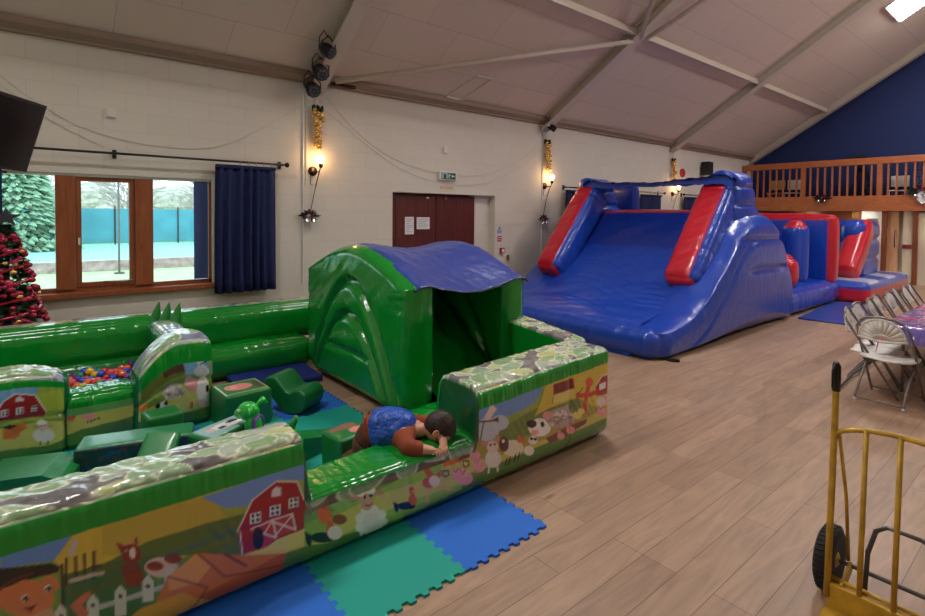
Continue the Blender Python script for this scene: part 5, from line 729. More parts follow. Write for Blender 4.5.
# ------------------------------------------------------------------ the big blue slide and obstacle course
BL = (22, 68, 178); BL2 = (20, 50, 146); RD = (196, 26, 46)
course = empty('inflatable_slide', (8, 5, 0), 0, 'large blue inflatable slide with red posts, joined to a blue and red obstacle course', 'inflatable'); CO = np.array([8, 5, 0])
def cpart(name, patches, label=None, mat=None): return patch_obj(name, [(P - CO, C) for P, C in patches], mat or VIN2, course, label)
# sliding surface
SX = np.array([5.92, 5.98, 6.2, 6.8, 7.3, 7.9, 8.5, 8.62, 9.0, 9.5]); SZ = np.array([.02, .30, .40, .50, .76, 1.25, 1.84, 1.89, 1.85, 1.8])
def bed():
    n = 130; u = np.linspace(0, 1, n); d = np.r_[0, np.cumsum(np.hypot(np.diff(SX), np.diff(SZ)))]; x = np.interp(u * d[-1], d, SX); z = np.interp(u * d[-1], d, SZ)
    k = np.ones(9) / 9; zz = z.copy(); zz[4:-4] = np.convolve(z, k, 'valid'); v = np.linspace(0, 1, 60); X, V = np.meshgrid(x, v, indexing='ij'); Z = np.broadcast_to(zz[:, None], X.shape); Yv = 3.75 + V * 2.5
    edge = np.sin(PI * V) ** .5; Z2 = Z + .05 * edge * (X > 6) - .011 * wav(X * 4 + Yv * 1.7, 4) * edge - .008 * wav(X * 13 + 3 * np.sin(Yv * 2), 14) * edge * np.clip((X - 6) / .5, 0, 1) * (X < 7.6) + .010 * wav(X * 18 + Yv * 2, 6) * np.exp(-((V - .1) / .12) ** 2) * 2
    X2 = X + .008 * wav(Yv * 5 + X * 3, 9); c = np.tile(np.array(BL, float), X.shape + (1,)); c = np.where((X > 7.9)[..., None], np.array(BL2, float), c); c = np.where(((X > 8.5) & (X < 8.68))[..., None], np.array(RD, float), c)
    return [(np.stack([X2, Yv, np.maximum(Z2, .01)], -1), c), (np.stack([X2, Yv, np.maximum(Z2 - .03, .0)], -1), c)]
cpart('slide_bed', bed())
tx = np.array([5.98, 6.3, 6.7, 7.1, 7.4, 7.75, 8.05, 8.35, 8.6, 8.9, 9.4, 9.6, 9.9, 10.2, 10.4, 10.5]); tz = np.array([.34, .40, .50, .72, .98, 1.28, 1.60, 1.80, 1.88, 1.90, 1.87, 1.78, 1.48, 1.02, .70, .5])
def sideQ(s, t):
    x = 5.98 + s * 4.52; return x + 0 * t, t * np.interp(x, tx, tz)
def side_extra(a, b, s, t, sg):
    d = .06 * np.sin(PI * s) + .05 * np.sin(PI * t)
    for z0, x0 in ((.98, 8.3), (1.45, 8.0)): d = d - .05 * np.exp(-((b - z0 - .01 * wav(a * 3, 2)) / .035) ** 2) * (a > x0) * np.clip((a - x0) / .3, 0, 1)
    top = np.interp(a, tx, tz); dt = top - b
    d = d - .035 * np.exp(-((dt - .46) / .03) ** 2) * (a < 8.6) + .004 * wav((a * .6 + b) * 14, 8) * np.exp(-(dt / .35) ** 2) + .002 * wav(a * 9 - b * 16, 3)
    return d
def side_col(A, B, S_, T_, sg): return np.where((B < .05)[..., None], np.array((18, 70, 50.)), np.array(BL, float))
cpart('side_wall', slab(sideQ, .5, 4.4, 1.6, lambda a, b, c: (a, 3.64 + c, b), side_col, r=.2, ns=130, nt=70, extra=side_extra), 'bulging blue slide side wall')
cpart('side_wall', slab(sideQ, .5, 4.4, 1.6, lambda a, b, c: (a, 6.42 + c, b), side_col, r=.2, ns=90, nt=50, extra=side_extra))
cpart('front_cushion', ibox(5.9, 6.5, 3.45, 6.6, 0, .36, .13, plain(BL), res=.04, bulge=.03, disp=lambda P, N, f: .012 * wav(P[..., 1] * 9 + P[..., 0] * 4, 4)))
dirv = Vector((.64, 0, .77)).normalized()
for yy, (bx, bz) in ((3.80, (7.33, .76)), (6.20, (7.2, .76))):
    L = 1.95; zax = dirv; yax = Vector((0, 1, 0)); xax = yax.cross(zax)
    M = Matrix((xax, yax, zax)).transposed().to_4x4(); M.translation = Vector((bx, yy, bz))
    def pc(f, P):
        x, y, z = P.T; c = np.tile(np.array(BL, float), (len(x), 1)); c[(x < .0) & (y > -.14)] = RD if True else BL
        if f == 'x0': c[:] = RD; c[y < -.155] = BL
        if f == 'z0': c[:] = RD
        return c
    red = [(P, C) for P, C in ibox(-.25, .25, -.25, .25, 0, L, .13, pc, res=.03, bulge=.03, disp=lambda P, N, f: .006 * wav(P[..., 2] * 14 + P[..., 1] * 8, 3) - .02 * np.exp(-((P[..., 2] - 1.7) / .02) ** 2), M=M)]
    cpart('post', red, 'leaning red and blue post')
def canopy():
    s = np.linspace(0, 1, 50); t = np.linspace(0, 1, 16); S_, T_ = np.meshgrid(s, t, indexing='ij'); X = 8.15 + T_ * .7; Yv = 3.5 + S_ * 2.75
    Z = 2.50 - .12 * np.sin(PI * S_) ** .8 + .02 * wav(Yv * 7 + X * 3, 4) - .02 * T_ - .12 * (np.clip(.05 - S_, 0, 1) / .05) - .12 * (np.clip(S_ - .95, 0, 1) / .05); c = np.array(BL, float)
    return [(np.stack([X, Yv, Z], -1), c), (np.stack([X, Yv, Z - .02], -1), c), (np.stack([X[:, :2] * 0 + 8.2, Yv[:, :2], np.stack([Z[:, 0], Z[:, 0] - .06 - .12 * np.abs(2 * s - 1) ** 2], -1)], -1), c)]
cpart('canopy', canopy())
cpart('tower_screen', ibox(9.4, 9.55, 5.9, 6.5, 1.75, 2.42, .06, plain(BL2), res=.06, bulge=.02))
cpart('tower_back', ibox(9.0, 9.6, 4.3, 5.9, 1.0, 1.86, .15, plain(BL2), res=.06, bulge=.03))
def towQ(s, t): z = 1.45 + 1.08 * t; return 8.15 + .18 * t + s * (1.55 - 1.02 * t ** .8), z + 0 * s
def tow_extra(a, b, s, t, sg): return .05 * np.sin(PI * s) - .07 * np.exp(-((b - 2.0) / .03) ** 2) - .06 * np.exp(-((b - 2.28) / .025) ** 2) + .003 * wav(a * 8 + b * 5, 5)
for yy in (3.72, 6.3): cpart('tower_side', slab(towQ, .44, 1.1, 1.1, lambda a, b, c: (a, yy + c, b), gc(BL), r=.17, ns=50, nt=60, extra=tow_extra), 'bulging side of the slide tower')
# the obstacle part behind
cpart('course_base', ibox(10.2, 13.5, 3.46, 6.4, 0, .46, .16, plain(BL), res=.05, bulge=.05, disp=lambda P, N, f: .012 * wav(P[..., 0] * 8, 5)))
def red_rim(x, y, z, y0, y1, z0, z1, w=.12):
    c = np.tile(np.array(BL, float), (len(x), 1)); c[(y < y0 + w) | (z > z1 - .1)] = RD; return c
cpart('course_wall', ibox(13.1, 13.45, 3.5, 6.4, .4, 1.86, .09, lambda f, P: red_rim(*P.T, 3.5, 6.4, .4, 1.86) if f == 'x0' else np.array(RD if f in ('z1', 'y0') else BL, float), res=.04, bulge=.04), 'blue panel with red rim')
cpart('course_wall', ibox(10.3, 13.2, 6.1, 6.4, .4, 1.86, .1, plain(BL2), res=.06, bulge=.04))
def capcol(c0, c1, zc): return lambda f, P: np.where((P[:, 2] > zc)[:, None], np.array(c1, float), np.array(c0, float))
cpart('column', ibox(12.0, 12.42, 3.72, 4.14, .4, 1.72, .19, capcol(BL, RD, 1.62), res=.04, bulge=.03), 'blue column with red cap')
cpart('column', ibox(12.0, 12.42, 5.1, 5.5, .4, 1.72, .19, capcol(BL, RD, 1.62), res=.05, bulge=.03))
cpart('column', ibox(10.95, 11.5, 3.6, 4.1, .4, 1.08, .24, plain(RD), res=.04, bulge=.04), 'red dome')
def base2(f, P):
    x, y, z = P.T; n = len(x)
    if f in ('x0', 'y0'): return np.where((z < .3)[:, None], np.array(RD, float), np.array(BL, float))
    if f == 'z1': return np.where(((np.floor(x * 1.3 + .2)) % 2 == 0)[:, None], np.array((190, 200, 222.)), np.array(BL, float))
    return np.tile(np.array(BL, float), (n, 1))
cpart('course_base', ibox(13.45, 17.15, 2.95, 6.3, 0, .44, .12, base2, res=.05, bulge=.03), 'red sided base with blue and white top')
def q2(f, P):
    x, y, z = P.T; c = np.tile(np.array(BL, float), (len(x), 1)); c[x > 16.2] = RD; return c
cpart('course_wall', ibox(14.9, 16.45, 3.42, 3.85, .4, 1.72, .14, q2, res=.035, bulge=.05, disp=lambda P, N, f: -.06 * np.exp(-((P[..., 2] - .85) / .05) ** 2) - .06 * np.exp(-((P[..., 2] - 1.3) / .05) ** 2)), 'bulging blue end wall with red edge')
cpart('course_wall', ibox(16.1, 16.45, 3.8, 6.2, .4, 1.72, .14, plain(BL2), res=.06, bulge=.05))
zax = Vector((.78, 0, .66)).normalized(); M = Matrix((Vector((0, 1, 0)).cross(zax), Vector((0, 1, 0)), zax)).transposed().to_4x4(); M.translation = Vector((14.2, 3.55, .5))
cpart('post', ibox(-.24, .24, -.2, .2, 0, 1.75, .11, plain(RD), res=.05, bulge=.03, M=M), 'leaning red post')
for x, y, r_ in ((10.35, 3.05, -.05),):
    pass
o = MB().box(-1.35, 1.35, -.42, .42, 0, .03, .01).build('safety_mat', pm('blue_mat_vinyl', (34, 66, 150), .35, bump=(5, .2, .02))); o.location = (11.9, 2.98, 0.0005); o.rotation_euler.z = .06; tag(o, 'thin blue vinyl mat on the floor beside the low obstacle course base', 'mat')
MB().tube([(-1.85, -1.55, .02), (-1.87, -1.7, .02), (-1.82, -1.78, .02)], .02, 6).build('strap', BLACK, course)

# ------------------------------------------------------------------ crawling child
def skin_body(name, joints, edges, mat, parent=None, sub=2):
    me = D.meshes.new(name); me.from_pydata([j[0] for j in joints], edges, []); me.materials.append(mat); o = D.objects.new(name, me); COL.objects.link(o)
    if parent is not None: o.parent = parent
    sk = o.modifiers.new('skin', 'SKIN'); sk.use_smooth_shade = True
    lay = me.skin_vertices[0].data if me.skin_vertices else None
    if lay is None:
        bm = bmesh.new(); bm.from_mesh(me); bm.verts.layers.skin.verify(); bm.to_mesh(me); bm.free(); lay = me.skin_vertices[0].data
    for i, j in enumerate(joints):
        r = j[1]; lay[i].radius = (r, r) if not isinstance(r, tuple) else r; lay[i].use_root = (i == 0)
    sb = o.modifiers.new('sub', 'SUBSURF'); sb.levels = sub; sb.render_levels = sub
    return o
CH = Vector((1.66, 3.02, 0)); kid = empty('person', CH, 0, 'small child in a blue bib over rust sleeves crawling over the low front wall', 'person')
def K(x, y, z): return (x - CH.x, y - CH.y, z)
J = [(K(1.67, 2.92, .41), .09), (K(1.74, 2.86, .43), .10), (K(1.83, 2.77, .43), .095), (K(1.905, 2.69, .43), .046), (K(1.94, 2.655, .43), .04),
     (K(1.64, 2.97, .36), .045), (K(1.65, 2.98, .22), .036), (K(1.63, 3.06, .12), .036), (K(1.62, 3.09, .055), .03), (K(1.63, 3.02, .035), .02),
     (K(1.73, 3.00, .36), .045), (K(1.74, 3.02, .22), .036), (K(1.66, 3.20, .12), .036), (K(1.63, 3.24, .055), .03), (K(1.66, 3.17, .035), .02),
     (K(1.78, 2.66, .435), .056), (K(1.705, 2.57, .415), .046), (K(1.80, 2.50, .405), .030), (K(1.845, 2.475, .392), .021),
     (K(1.92, 2.80, .44), .052), (K(2.00, 2.68, .44), .040), (K(1.96, 2.535, .41), .029), (K(1.935, 2.49, .395), .021)]
Eg = [(0, 1), (1, 2), (2, 3), (3, 4), (0, 5), (5, 6), (6, 7), (7, 8), (8, 9), (0, 10), (10, 11), (11, 12), (12, 13), (13, 14), (2, 15), (15, 16), (16, 17), (17, 18), (2, 19), (19, 20), (20, 21), (21, 22)]
def hand(base, tip, spread):
    p = Vector(J[base][0]); q = Vector(J[tip][0]); d = (q - p).normalized(); side = Vector((spread[0], spread[1], 0)).normalized()
    for k, (o_, L) in enumerate(((-.018, .035), (-.006, .042), (.006, .04), (.018, .032))):
        n = len(J); J.append((tuple(q + side * o_ + d * .012), .0065)); J.append((tuple(q + side * o_ * 1.2 + d * (.012 + L * .55) + Vector((0, 0, -.006))), .006)); J.append((tuple(q + side * o_ * 1.3 + d * (.012 + L * .8) + Vector((0, 0, -.022))), .005))
        Eg.extend([(tip, n), (n, n + 1), (n + 1, n + 2)])
    n = len(J); J.append((tuple(q + side * .024 - d * .01), .007)); J.append((tuple(q + side * .036 + d * .012 + Vector((0, 0, -.008))), .006)); Eg.extend([(tip, n), (n, n + 1)])
hand(17, 18, (1, .3)); hand(21, 22, (-1, 0))
body = skin_body('body', J, Eg, SKIN, kid)
def shell(name, ids, edges, grow, mat): 
    m = {i: n for n, i in enumerate(ids)}; return skin_body(name, [(J[i][0], J[i][1] + grow) for i in ids], [(m[a], m[b]) for a, b in edges], mat, kid)
shell('trousers', [0, 1, 5, 6, 7, 8, 10, 11, 12, 13], [(0, 1), (0, 5), (5, 6), (6, 7), (7, 8), (0, 10), (10, 11), (11, 12), (12, 13)], .030, DARKT)
shell('fleece', [1, 0, 2, 3, 15, 16, 17, 19, 20, 21], [(1, 0), (1, 2), (2, 3), (2, 15), (15, 16), (16, 17), (2, 19), (19, 20), (20, 21)], .014, BRN)
n0 = len(J); J += [(K(1.665, 2.93, .425), .128), (K(1.73, 2.86, .435), .148), (K(1.81, 2.77, .43), .150), (K(1.885, 2.69, .43), .105)]
shell('bib', [n0, n0 + 1, n0 + 2, n0 + 3], [(n0, n0 + 1), (n0 + 1, n0 + 2), (n0 + 2, n0 + 3)], .0, VEST)
# shoes
for p, q in ((8, 9), (13, 14)):
    a = Vector(J[p][0]); MB().sphere((a.x + .02, a.y - .02, .045), .045, 12, 8, (1.1, 1.1, .75)).build('shoe', pm('child_shoe', (50, 44, 46), .6), kid, True)
# head: looks down and to the right over the wall
def head(parent, c, fwd, up, r):
    c = Vector(c); f = Vector(fwd).normalized(); u = Vector(up); s = f.cross(u).normalized(); u = s.cross(f).normalized()
    n, m_ = 28, 20; V = []; F = []; VH = []
    def pt(a, b, k, sc=1.0):
        # a polar from up, b azimuth from forward
        x = math.sin(a) * math.cos(b); y = math.sin(a) * math.sin(b); z = math.cos(a)
        X = x * r * .98; Yy = y * r * .82; Z = z * r * 1.08
        if z < 0: X *= 1 - .18 * (-z); Yy *= 1 - .35 * (-z)
        if x < 0: X *= 1.08
        if k:
            # face relief: nose, brow, sockets, cheeks, mouth and chin
            g = lambda yy, zz, wy, wz: math.exp(-((y - yy) / wy) ** 2 - ((z - zz) / wz) ** 2) * (x > 0)
            X += r * (.20 * g(0, -.22, .1, .12) + .05 * g(0, .18, .5, .1) - .09 * (g(.32, 0, .14, .1) + g(-.32, 0, .14, .1)) + .05 * (g(.42, -.35, .2, .2) + g(-.42, -.35, .2, .2)) + .05 * g(0, -.5, .2, .06) - .03 * g(0, -.56, .22, .025) + .07 * g(0, -.82, .2, .12))
        return c + f * X * sc + s * Yy * sc + u * Z * sc
    for i in range(m_ + 1):
        for k in range(n): V.append(pt(PI * i / m_, 2 * PI * k / n, True))
    for i in range(m_):
        for k in range(n): F.append((i * n + k, i * n + (k + 1) % n, (i + 1) * n + (k + 1) % n, (i + 1) * n + k))
    h = mesh_obj('head', V, F, SKIN, parent, True)
    # hair cap with short fringe and textured locks
    V = []; F = []
    for i in range(m_ + 1):
        for k in range(n):
            b = 2 * PI * k / n; fb = math.cos(b); amax = PI * (.36 + .32 * (1 - max(-.35, fb)) / 1.35) if fb > -.2 else PI * .72
            amax = PI * (.40 if fb > .55 else .46 if fb > .1 else .62 + .08 * (-fb)); a = amax * i / m_
            V.append(pt(a, b, False, 1.07 + .025 * math.sin(9 * b + 4 * a) * math.sin(a * 5)))
    for i in range(m_):
        for k in range(n): F.append((i * n + k, i * n + (k + 1) % n, (i + 1) * n + (k + 1) % n, (i + 1) * n + k))
    # underside rim so that the cap has thickness
    L = len(V)
    for k in range(n):
        v = Vector(V[m_ * n + k]); V.append(c + (v - c) * .93)
    for k in range(n): F.append((m_ * n + k, m_ * n + (k + 1) % n, L + (k + 1) % n, L + k))
    mesh_obj('hair', V, F, HAIR, h, True)
    for sg in (-1, 1):
        e = c + s * sg * r * .8 - u * r * .12 - f * r * .05; m = MB(); m.tube([e + f * .012 * math.cos(t) + u * .02 * math.sin(t) + s * sg * .006 for t in np.linspace(0, 2 * PI, 13)[:-1]], .006, 6, closed=True).sphere(e, .011, 8, 6); m.build('ear', SKIN, h, True)
        e = c + f * r * .80 + s * sg * r * .28 + u * r * 0.0; MB().sphere(e, .012, 10, 8).build('eye', WHITE, h, True); MB().sphere(e + f * .008, .006, 8, 6).build('pupil', BLACK, h, True)
    return h
head(kid, K(1.985, 2.60, .455), (.45, -.45, -.77), (.55, -.55, .64), .095)

# ------------------------------------------------------------------ hand trolley
TX = 2.86; tr = empty('hand_truck', (TX, .50, 0), 0, 'worn yellow metal hand truck with black grips standing at the bottom right', 'hand truck')
def tp(name, m, mat, par=tr, **k): return m.build(name, mat, par, smooth=True, **k)
for y in (.24, -.24):
    tp('upright', MB().tube([(-.035, y, .06), (-.01, y, .5), (.012, y, 1.0), (.014, y, 1.06)], .0145, 10), YEL)
    g = tp('handle_grip', MB().tube([(.012, y, 1.0), (.015, y, 1.06), (.012, y, 1.115), (-.0, y, 1.135)], [.0175, .018, .018, .012], 10).tube([(-.018, y + .006, 1.02), (-.02, y + .006, 1.10), (-.0, y, 1.13)], .006, 6), BLACK)
pts = [(.005, .235, .79)] + [(.005, .235 * math.cos(a) if False else .235 - .47 * t, .79 + .075 * math.sin(PI * t) ** .45) for t, a in [(x, 0) for x in np.linspace(.03, .97, 22)]] + [(.005, -.235, .79)]
tp('top_rail', MB().tube(pts, .0115, 8), YEL)
for y in (.12, 0, -.12): tp('slat_bar', MB().tube([(.003, y, .862), (-.03, y, .10)], .011, 8), YEL)
for z in (.13, .42): 
    if z == .13: tp('cross_bar', MB().tube([(-.0, .24, z), (-.0, -.24, z)], .010, 8), YEL)
for y in (.2, -.2): tp('brace', MB().tube([(.01, y * 1.1, .80), (.06, y, .5), (.13, y, .17)], .008, 6), YEL)
lo = [(.10, .13, .02), (.12, .125, .25), (.13, .10, .36), (.13, .06, .395), (.13, -.06, .395), (.13, -.13, .36), (.12, -.155, .25), (.10, -.16, .02)]
tp('support_loop', MB().tube(lo, .010, 8), GREYM)
MB().box(-.16, .0, -.24, .24, .005, .012).box(-.04, -.005, -.24, .24, .01, .12, .004).build('toe_plate', YEL, tr); MB().tube([(.13, .3, .15), (.13, -.3, .15)], .01, 8).build('axle', GREYM, tr)
MB().bar((-.02, .19, .1), (.13, .19, .15), .012, .05).build('axle_bracket', YEL, tr); MB().bar((-.02, -.19, .1), (.13, -.19, .15), .012, .05).build('axle_bracket', YEL, tr)
for y in (.275, -.275):
    w = MB().lathe([(.06, -.03), (.09, -.036), (.125, -.038), (.143, -.028), (.15, -.012), (.15, .012), (.143, .028), (.125, .038), (.09, .036), (.06, .03)], (.13, y, .15), 32, 'y').build('wheel', RUB, tr, True)
    MB().lathe([(.015, -.04), (.055, -.02), (.07, -.012), (.07, .012), (.055, .02), (.015, .04)], (.13, y, .15), 20, 'y').build('hub', YEL, w, True)
    m = MB()
    for k in range(40): a = 2 * PI * k / 40; m.bar((.13 + .149 * math.cos(a), y - .025, .15 + .149 * math.sin(a)), (.13 + .149 * math.cos(a + .06), y + .025, .15 + .149 * math.sin(a + .06)), .008, .006)
    m.build('tread', RUB, w)

# ------------------------------------------------------------------ folding chairs and the party table
def make_chair():
    r = empty('folding_chair', (0, 0, 0))
    # local: sits facing +X, back at X<0
    for y in (-.215, .215): MB().tube([(.40, y, .012), (.20, y * 1.0, .36), (.02, y, .66), (-.03, y * .96, .74), (-.055, y * .78, .80)], .0115, 8).build('leg', CHFR, r, True)
    MB().tube([(-.055, .168, .80), (-.065, .11, .835), (-.07, 0, .85), (-.065, -.11, .835), (-.055, -.168, .80)], .0115, 8).build('back_frame', CHFR, r, True)
    for y in (-.19, .19): l = MB().tube([(.30, y, .41), (.16, y, .34), (.04, y, .2), (-.06, y * 1.02, .05), (-.075, y * 1.02, .012)], .0115, 8).build('leg', CHFR, r, True); MB().sphere((-.075, y * 1.02, .014), .016, 8, 6).build('foot_cap', CHPL, l, True)
    MB().tube([(-.068, .19, .03), (-.068, -.19, .03)], .008, 6).build('stretcher', CHFR, r, True); MB().tube([(.385, .215, .05), (.385, -.215, .05)], .008, 6).build('stretcher', CHFR, r, True)
    m = MB(); n = 22; V = []; F = []
    for i in range(n + 1):
        for j in range(9):
            x = .0 + .41 * i / n; w = .20 + .022 * math.sin(PI * min(1, i / n * 1.2)); w *= (1 - .25 * max(0, i / n - .85) / .15) * (1 - .2 * max(0, .12 - i / n) / .12); y = -w + 2 * w * j / 8
            V.append((x, y, .435 - .012 * math.cos(PI * j / 8 * 2 - PI) * .5 - .01 * (i / n) ** 4))
    N = len(V); V += [(a, b, c - .018) for a, b, c in V]
    for i in range(n):
        for j in range(8): a = i * 9 + j; F.append((a, a + 1, a + 10, a + 9)); F.append((N + a, N + a + 9, N + a + 10, N + a + 1))
    for i in range(n): F.append((i * 9, i * 9 + 9, N + i * 9 + 9, N + i * 9)); F.append((i * 9 + 8, N + i * 9 + 8, N + i * 9 + 17, i * 9 + 17))
    for j in range(8): F.append((j, N + j, N + j + 1, j + 1)); F.append((n * 9 + j, n * 9 + j + 1, N + n * 9 + j + 1, N + n * 9 + j))
    mesh_obj('seat', V, F, CHPL, r, True)
    # fan back: ribs between a lower bar and the outer hoop
    m = MB(); cx = lambda z: -.0 - (z - .6) * .27 - .012
    for k in range(11):
        a = PI * (k + .5) / 11; 
        p0 = (.035 * math.cos(a), .625 + .02 * math.sin(a)); p1 = (.185 * math.cos(a), .635 + .195 * math.sin(a)); w0, w1 = .005, .0255
        t = (-math.sin(a), math.cos(a)); Q = [(p0[0] - t[0] * w0, p0[1] - t[1] * w0), (p1[0] - t[0] * w1, p1[1] - t[1] * w1), (p1[0] + t[0] * w1, p1[1] + t[1] * w1), (p0[0] + t[0] * w0, p0[1] + t[1] * w0)]
        V = [(cx(z) + .005, y, z) for y, z in Q] + [(cx(z) - .005, y, z) for y, z in Q]; m.add(V, [(0, 1, 2, 3), (7, 6, 5, 4), (0, 4, 5, 1), (1, 5, 6, 2), (2, 6, 7, 3), (3, 7, 4, 0)])
    m.tube([(cx(.635 + .195 * math.sin(a)), .19 * math.cos(a), .635 + .195 * math.sin(a)) for a in np.linspace(0, PI, 15)], .010, 6)
    m.tube([(cx(.64), .20, .64), (cx(.62), .1, .615), (cx(.62), 0, .608), (cx(.62), -.1, .615), (cx(.64), -.20, .64)], .014, 6); m.tube([(cx(.635 + .05 * math.sin(a)), .075 * math.cos(a), .63 + .045 * math.sin(a)) for a in np.linspace(0, PI, 9)], .010, 6)
    m.build('backrest', CHPL, r, True); return r
chair = make_chair(); chair.location = (6.36, 1.27, 0); chair.rotation_euler.z = -.12
tag(chair, 'grey fan-backed folding chair nearest the camera at the end of the party table', 'chair', 'folding chairs around the party table')
row = [(6.74, 1.60, 0.10), (7.22, 1.63, -.05), (7.70, 1.62, .05), (8.16, 1.66, .0), (8.62, 1.62, -.08), (9.06, 1.64, .04), (9.5, 1.62, 0), (9.95, 1.64, .05)]
names = ['folding chair pushed in nearest the end chair, first of the row along the table', 'second folding chair from the near end of the row along the table', 'third folding chair from the near end of the row along the table', 'fourth folding chair from the near end of the row along the table', 'fifth folding chair from the near end of the row along the table', 'sixth folding chair from the near end of the row along the table', 'seventh folding chair in the row, second from the far end', 'last and farthest folding chair in the row along the party table']
for (x, y, a), nm in zip(row, names):
    c = copy_tree(chair); c.location = (x, y, 0); c.rotation_euler.z = -PI / 2 + a; c['label'] = nm
tb = empty('folding_table', (9.4, .95, 0), 0, 'long folding party table under the pink and purple cover', 'table')
MB().box(-2.75, 2.75, -.37, .37, .70, .73, .005).build('table_top', CHPL, tb)
for x in (-2.4, 0, 2.4):
    for y in (-.28, .28): MB().tube([(x, y, .0), (x, y, .70)], .014, 8).build('leg', CHFR, tb, True)
def cloth():
    nx, ny = 180, 60; xs = np.linspace(-2.85, 2.85, nx); v = np.linspace(-.58, .58, ny); X, V_ = np.meshgrid(xs, v, indexing='ij')
    over = np.clip(np.abs(V_) - .39, 0, 1); ovx = np.clip(np.abs(X) - 2.78, 0, 1) * 2.4; Yv = np.sign(V_) * np.minimum(np.abs(V_), .39 + over * .12) ; Z = .738 - over * .93 - ovx * .9 + .004 * wav(X * 9 + V_ * 5, 3)
    Yv = Yv + .012 * wav(X * 12, 4) * over * 5; c = np.zeros(X.shape + (3,)); w = wav(X * 5 + V_ * 3, 5) + .8 * wav(V_ * 9 - X * 3, 6)
    c[:] = (112, 96, 170); c[w > .1] = (196, 84, 136); c[(w > -.25) & (w < -.1)] = (196, 196, 220); c[np.sin(X * 14) * np.sin(V_ * 20) > .75] = (70, 70, 150)  # pale bands are white reflections painted into the cover's colour
    return [(np.stack([X, Yv, Z], -1), c), (np.stack([X, Yv, Z - .002], -1), c)]
tc_ = patch_obj('table_cover', cloth(), vinyl_mat('party_plastic', .12, .5)); tc_.location = (9.4, .95, 0); tag(tc_, 'shiny pink and purple plastic cover spread over the long party table', 'tablecloth')
# ------------------------------------------------------------------ gallery and end of the hall
GXF = 17.7
S(MB().box(GXF + .03, X1, SY, WY - .01, 2.06, 2.12).build('gallery_floor', DKPINE)); S(MB().box(GXF - .05, GXF + .03, SY, WY - .01, 2.0, 2.42, .01).build('gallery_beam', PINE))
rail = empty('gallery_railing', (GXF, 0, 2.42), 0, 'orange pine railing with square balusters along the front of the upper gallery', 'railing')
MB().box(-.06, .08, SY + .01, WY - .02, .85, 1.03, .01).build('top_rail', PINE, rail)
y = WY - .1
k = 0; src = None
while y > .6:
    newel = k % 10 == 9; nm = 'newel_post' if newel else 'baluster'; w = .055 if newel else .021
    o = MB().box(-w, w, -w, w, 0, .87).build(nm, PINE, rail); o.location = (0, y, 0); y -= .181; k += 1
S(MB().box(X1 - .03, X1, 4.27, 6.9, 0, 2.02).build('wall_panel', DKPINE)); S(MB().box(X1 - .05, X1 + .02, 3.78, 4.27, 0, 2.02).build('trim_7', WHITE))
S(MB().box(X1 - .08, X1, 3.68, 3.80, 0, 2.02).build('trim_8', DKPINE))
S(MB().box(X1 - .08, X1, 3.02, 3.12, 0, 2.02).build('trim_9', DKPINE)); S(MB().box(X1 + .15, X1 + .25, SY, WY, 0, 2.0).build('wall_east_lower', pm('cream_paint', (226, 214, 196), .7)))
S(MB().box(X1 - .02, X1 + .12, SY, 2.72, 0, 2.02).build('trim_10', pm('cream_paint_b', (226, 214, 196), .7)))
d = S(MB().box(X1 - .02, X1 + .04, 3.44, 3.68, 0, 2.0).build('door_3', wood_mat('pale_pine_door', (206, 156, 116), (222, 176, 136), (3, 3, .5)))); MB().box(X1 - .05, X1 - .02, 3.5, 3.52, 1.0, 1.5).build('door_handle', CHROME, d)
d = S(MB().box(X1 - .02, X1 + .04, 3.14, 3.34, 0, 2.0).build('door_4', pm('cream_door', (228, 216, 190), .5))); MB().box(X1 - .05, X1 - .02, 3.14, 3.34, .98, 1.1).build('door_plate', CHROME, d)
o = MB().box(X1 - .08, X1 - .055, 3.9, 4.14, 1.35, 1.8, .005).build('notice_board', pm('dark_picture', (92, 96, 100), .5)); tag(o, 'small dark framed notice on the white panel under the gallery', 'notice')
o = MB().box(X1 - .05, X1 - .031, 4.35, 4.5, 1.8, 2.0).build('switch_plate', GOLD); tag(o, 'small brassy plate high on the brown panel under the gallery', 'plate')
# things up on the gallery
def bells(name, loc, label, wall='y', s=1.0, group=None):
    r = empty(name, loc, 0, label, 'decoration', group); m = MB(); rr = random.Random(hash(label) % 1000 if False else len(label))
    for k in range(90):
        a = rr.uniform(0, 6.28); q = Vector((math.cos(a) * rr.uniform(.02, .12) * s, -rr.uniform(.0, .05), math.sin(a) * rr.uniform(.0, .07) * s)); e = q + Vector((math.cos(a) * .06, -rr.uniform(0, .03), math.sin(a) * .04)) * s; n = Vector((-math.sin(a), .3, math.cos(a))) * .012 * s
        m.add([q - n, e, q + n], [(0, 1, 2)])
    m.build('foliage', LEAFD, r, recalc=False)
    m = MB()
    for k in range(6): m.sphere((rr.uniform(-.07, .07) * s, -.05 * s, rr.uniform(-.02, .05) * s), .014 * s, 8, 6)
    m.build('berries', REDB, r, True)
    for sx in (-.05, .05): MB().lathe([(.004, 0), (.018, -.008), (.026, -.03), (.032, -.055), (.045, -.07), (.042, -.068)], (sx * s, -.05 * s, -.03 * s), 14).build('bell', CHROME, r, True)
    if wall == 'x': r.rotation_euler.z = -PI / 2
    return r
bells('bell_spray', (3.12, WY - .03, 1.77), 'silver bells in dark holly hanging below the left wall lamp'); bells('bell_spray', (8.14, WY - .03, 1.73), 'silver bells in holly on the wall beside the big blue slide'); bells('bell_spray', (GXF - .06, 5.02, 2.38), 'silver bells and greenery pinned to the front of the gallery beam', 'x', 1.5)
o = bells('wreath', (GXF - .07, 2.86, 2.5), 'dark wreath beside the clock on the gallery front', 'x', 1.9)
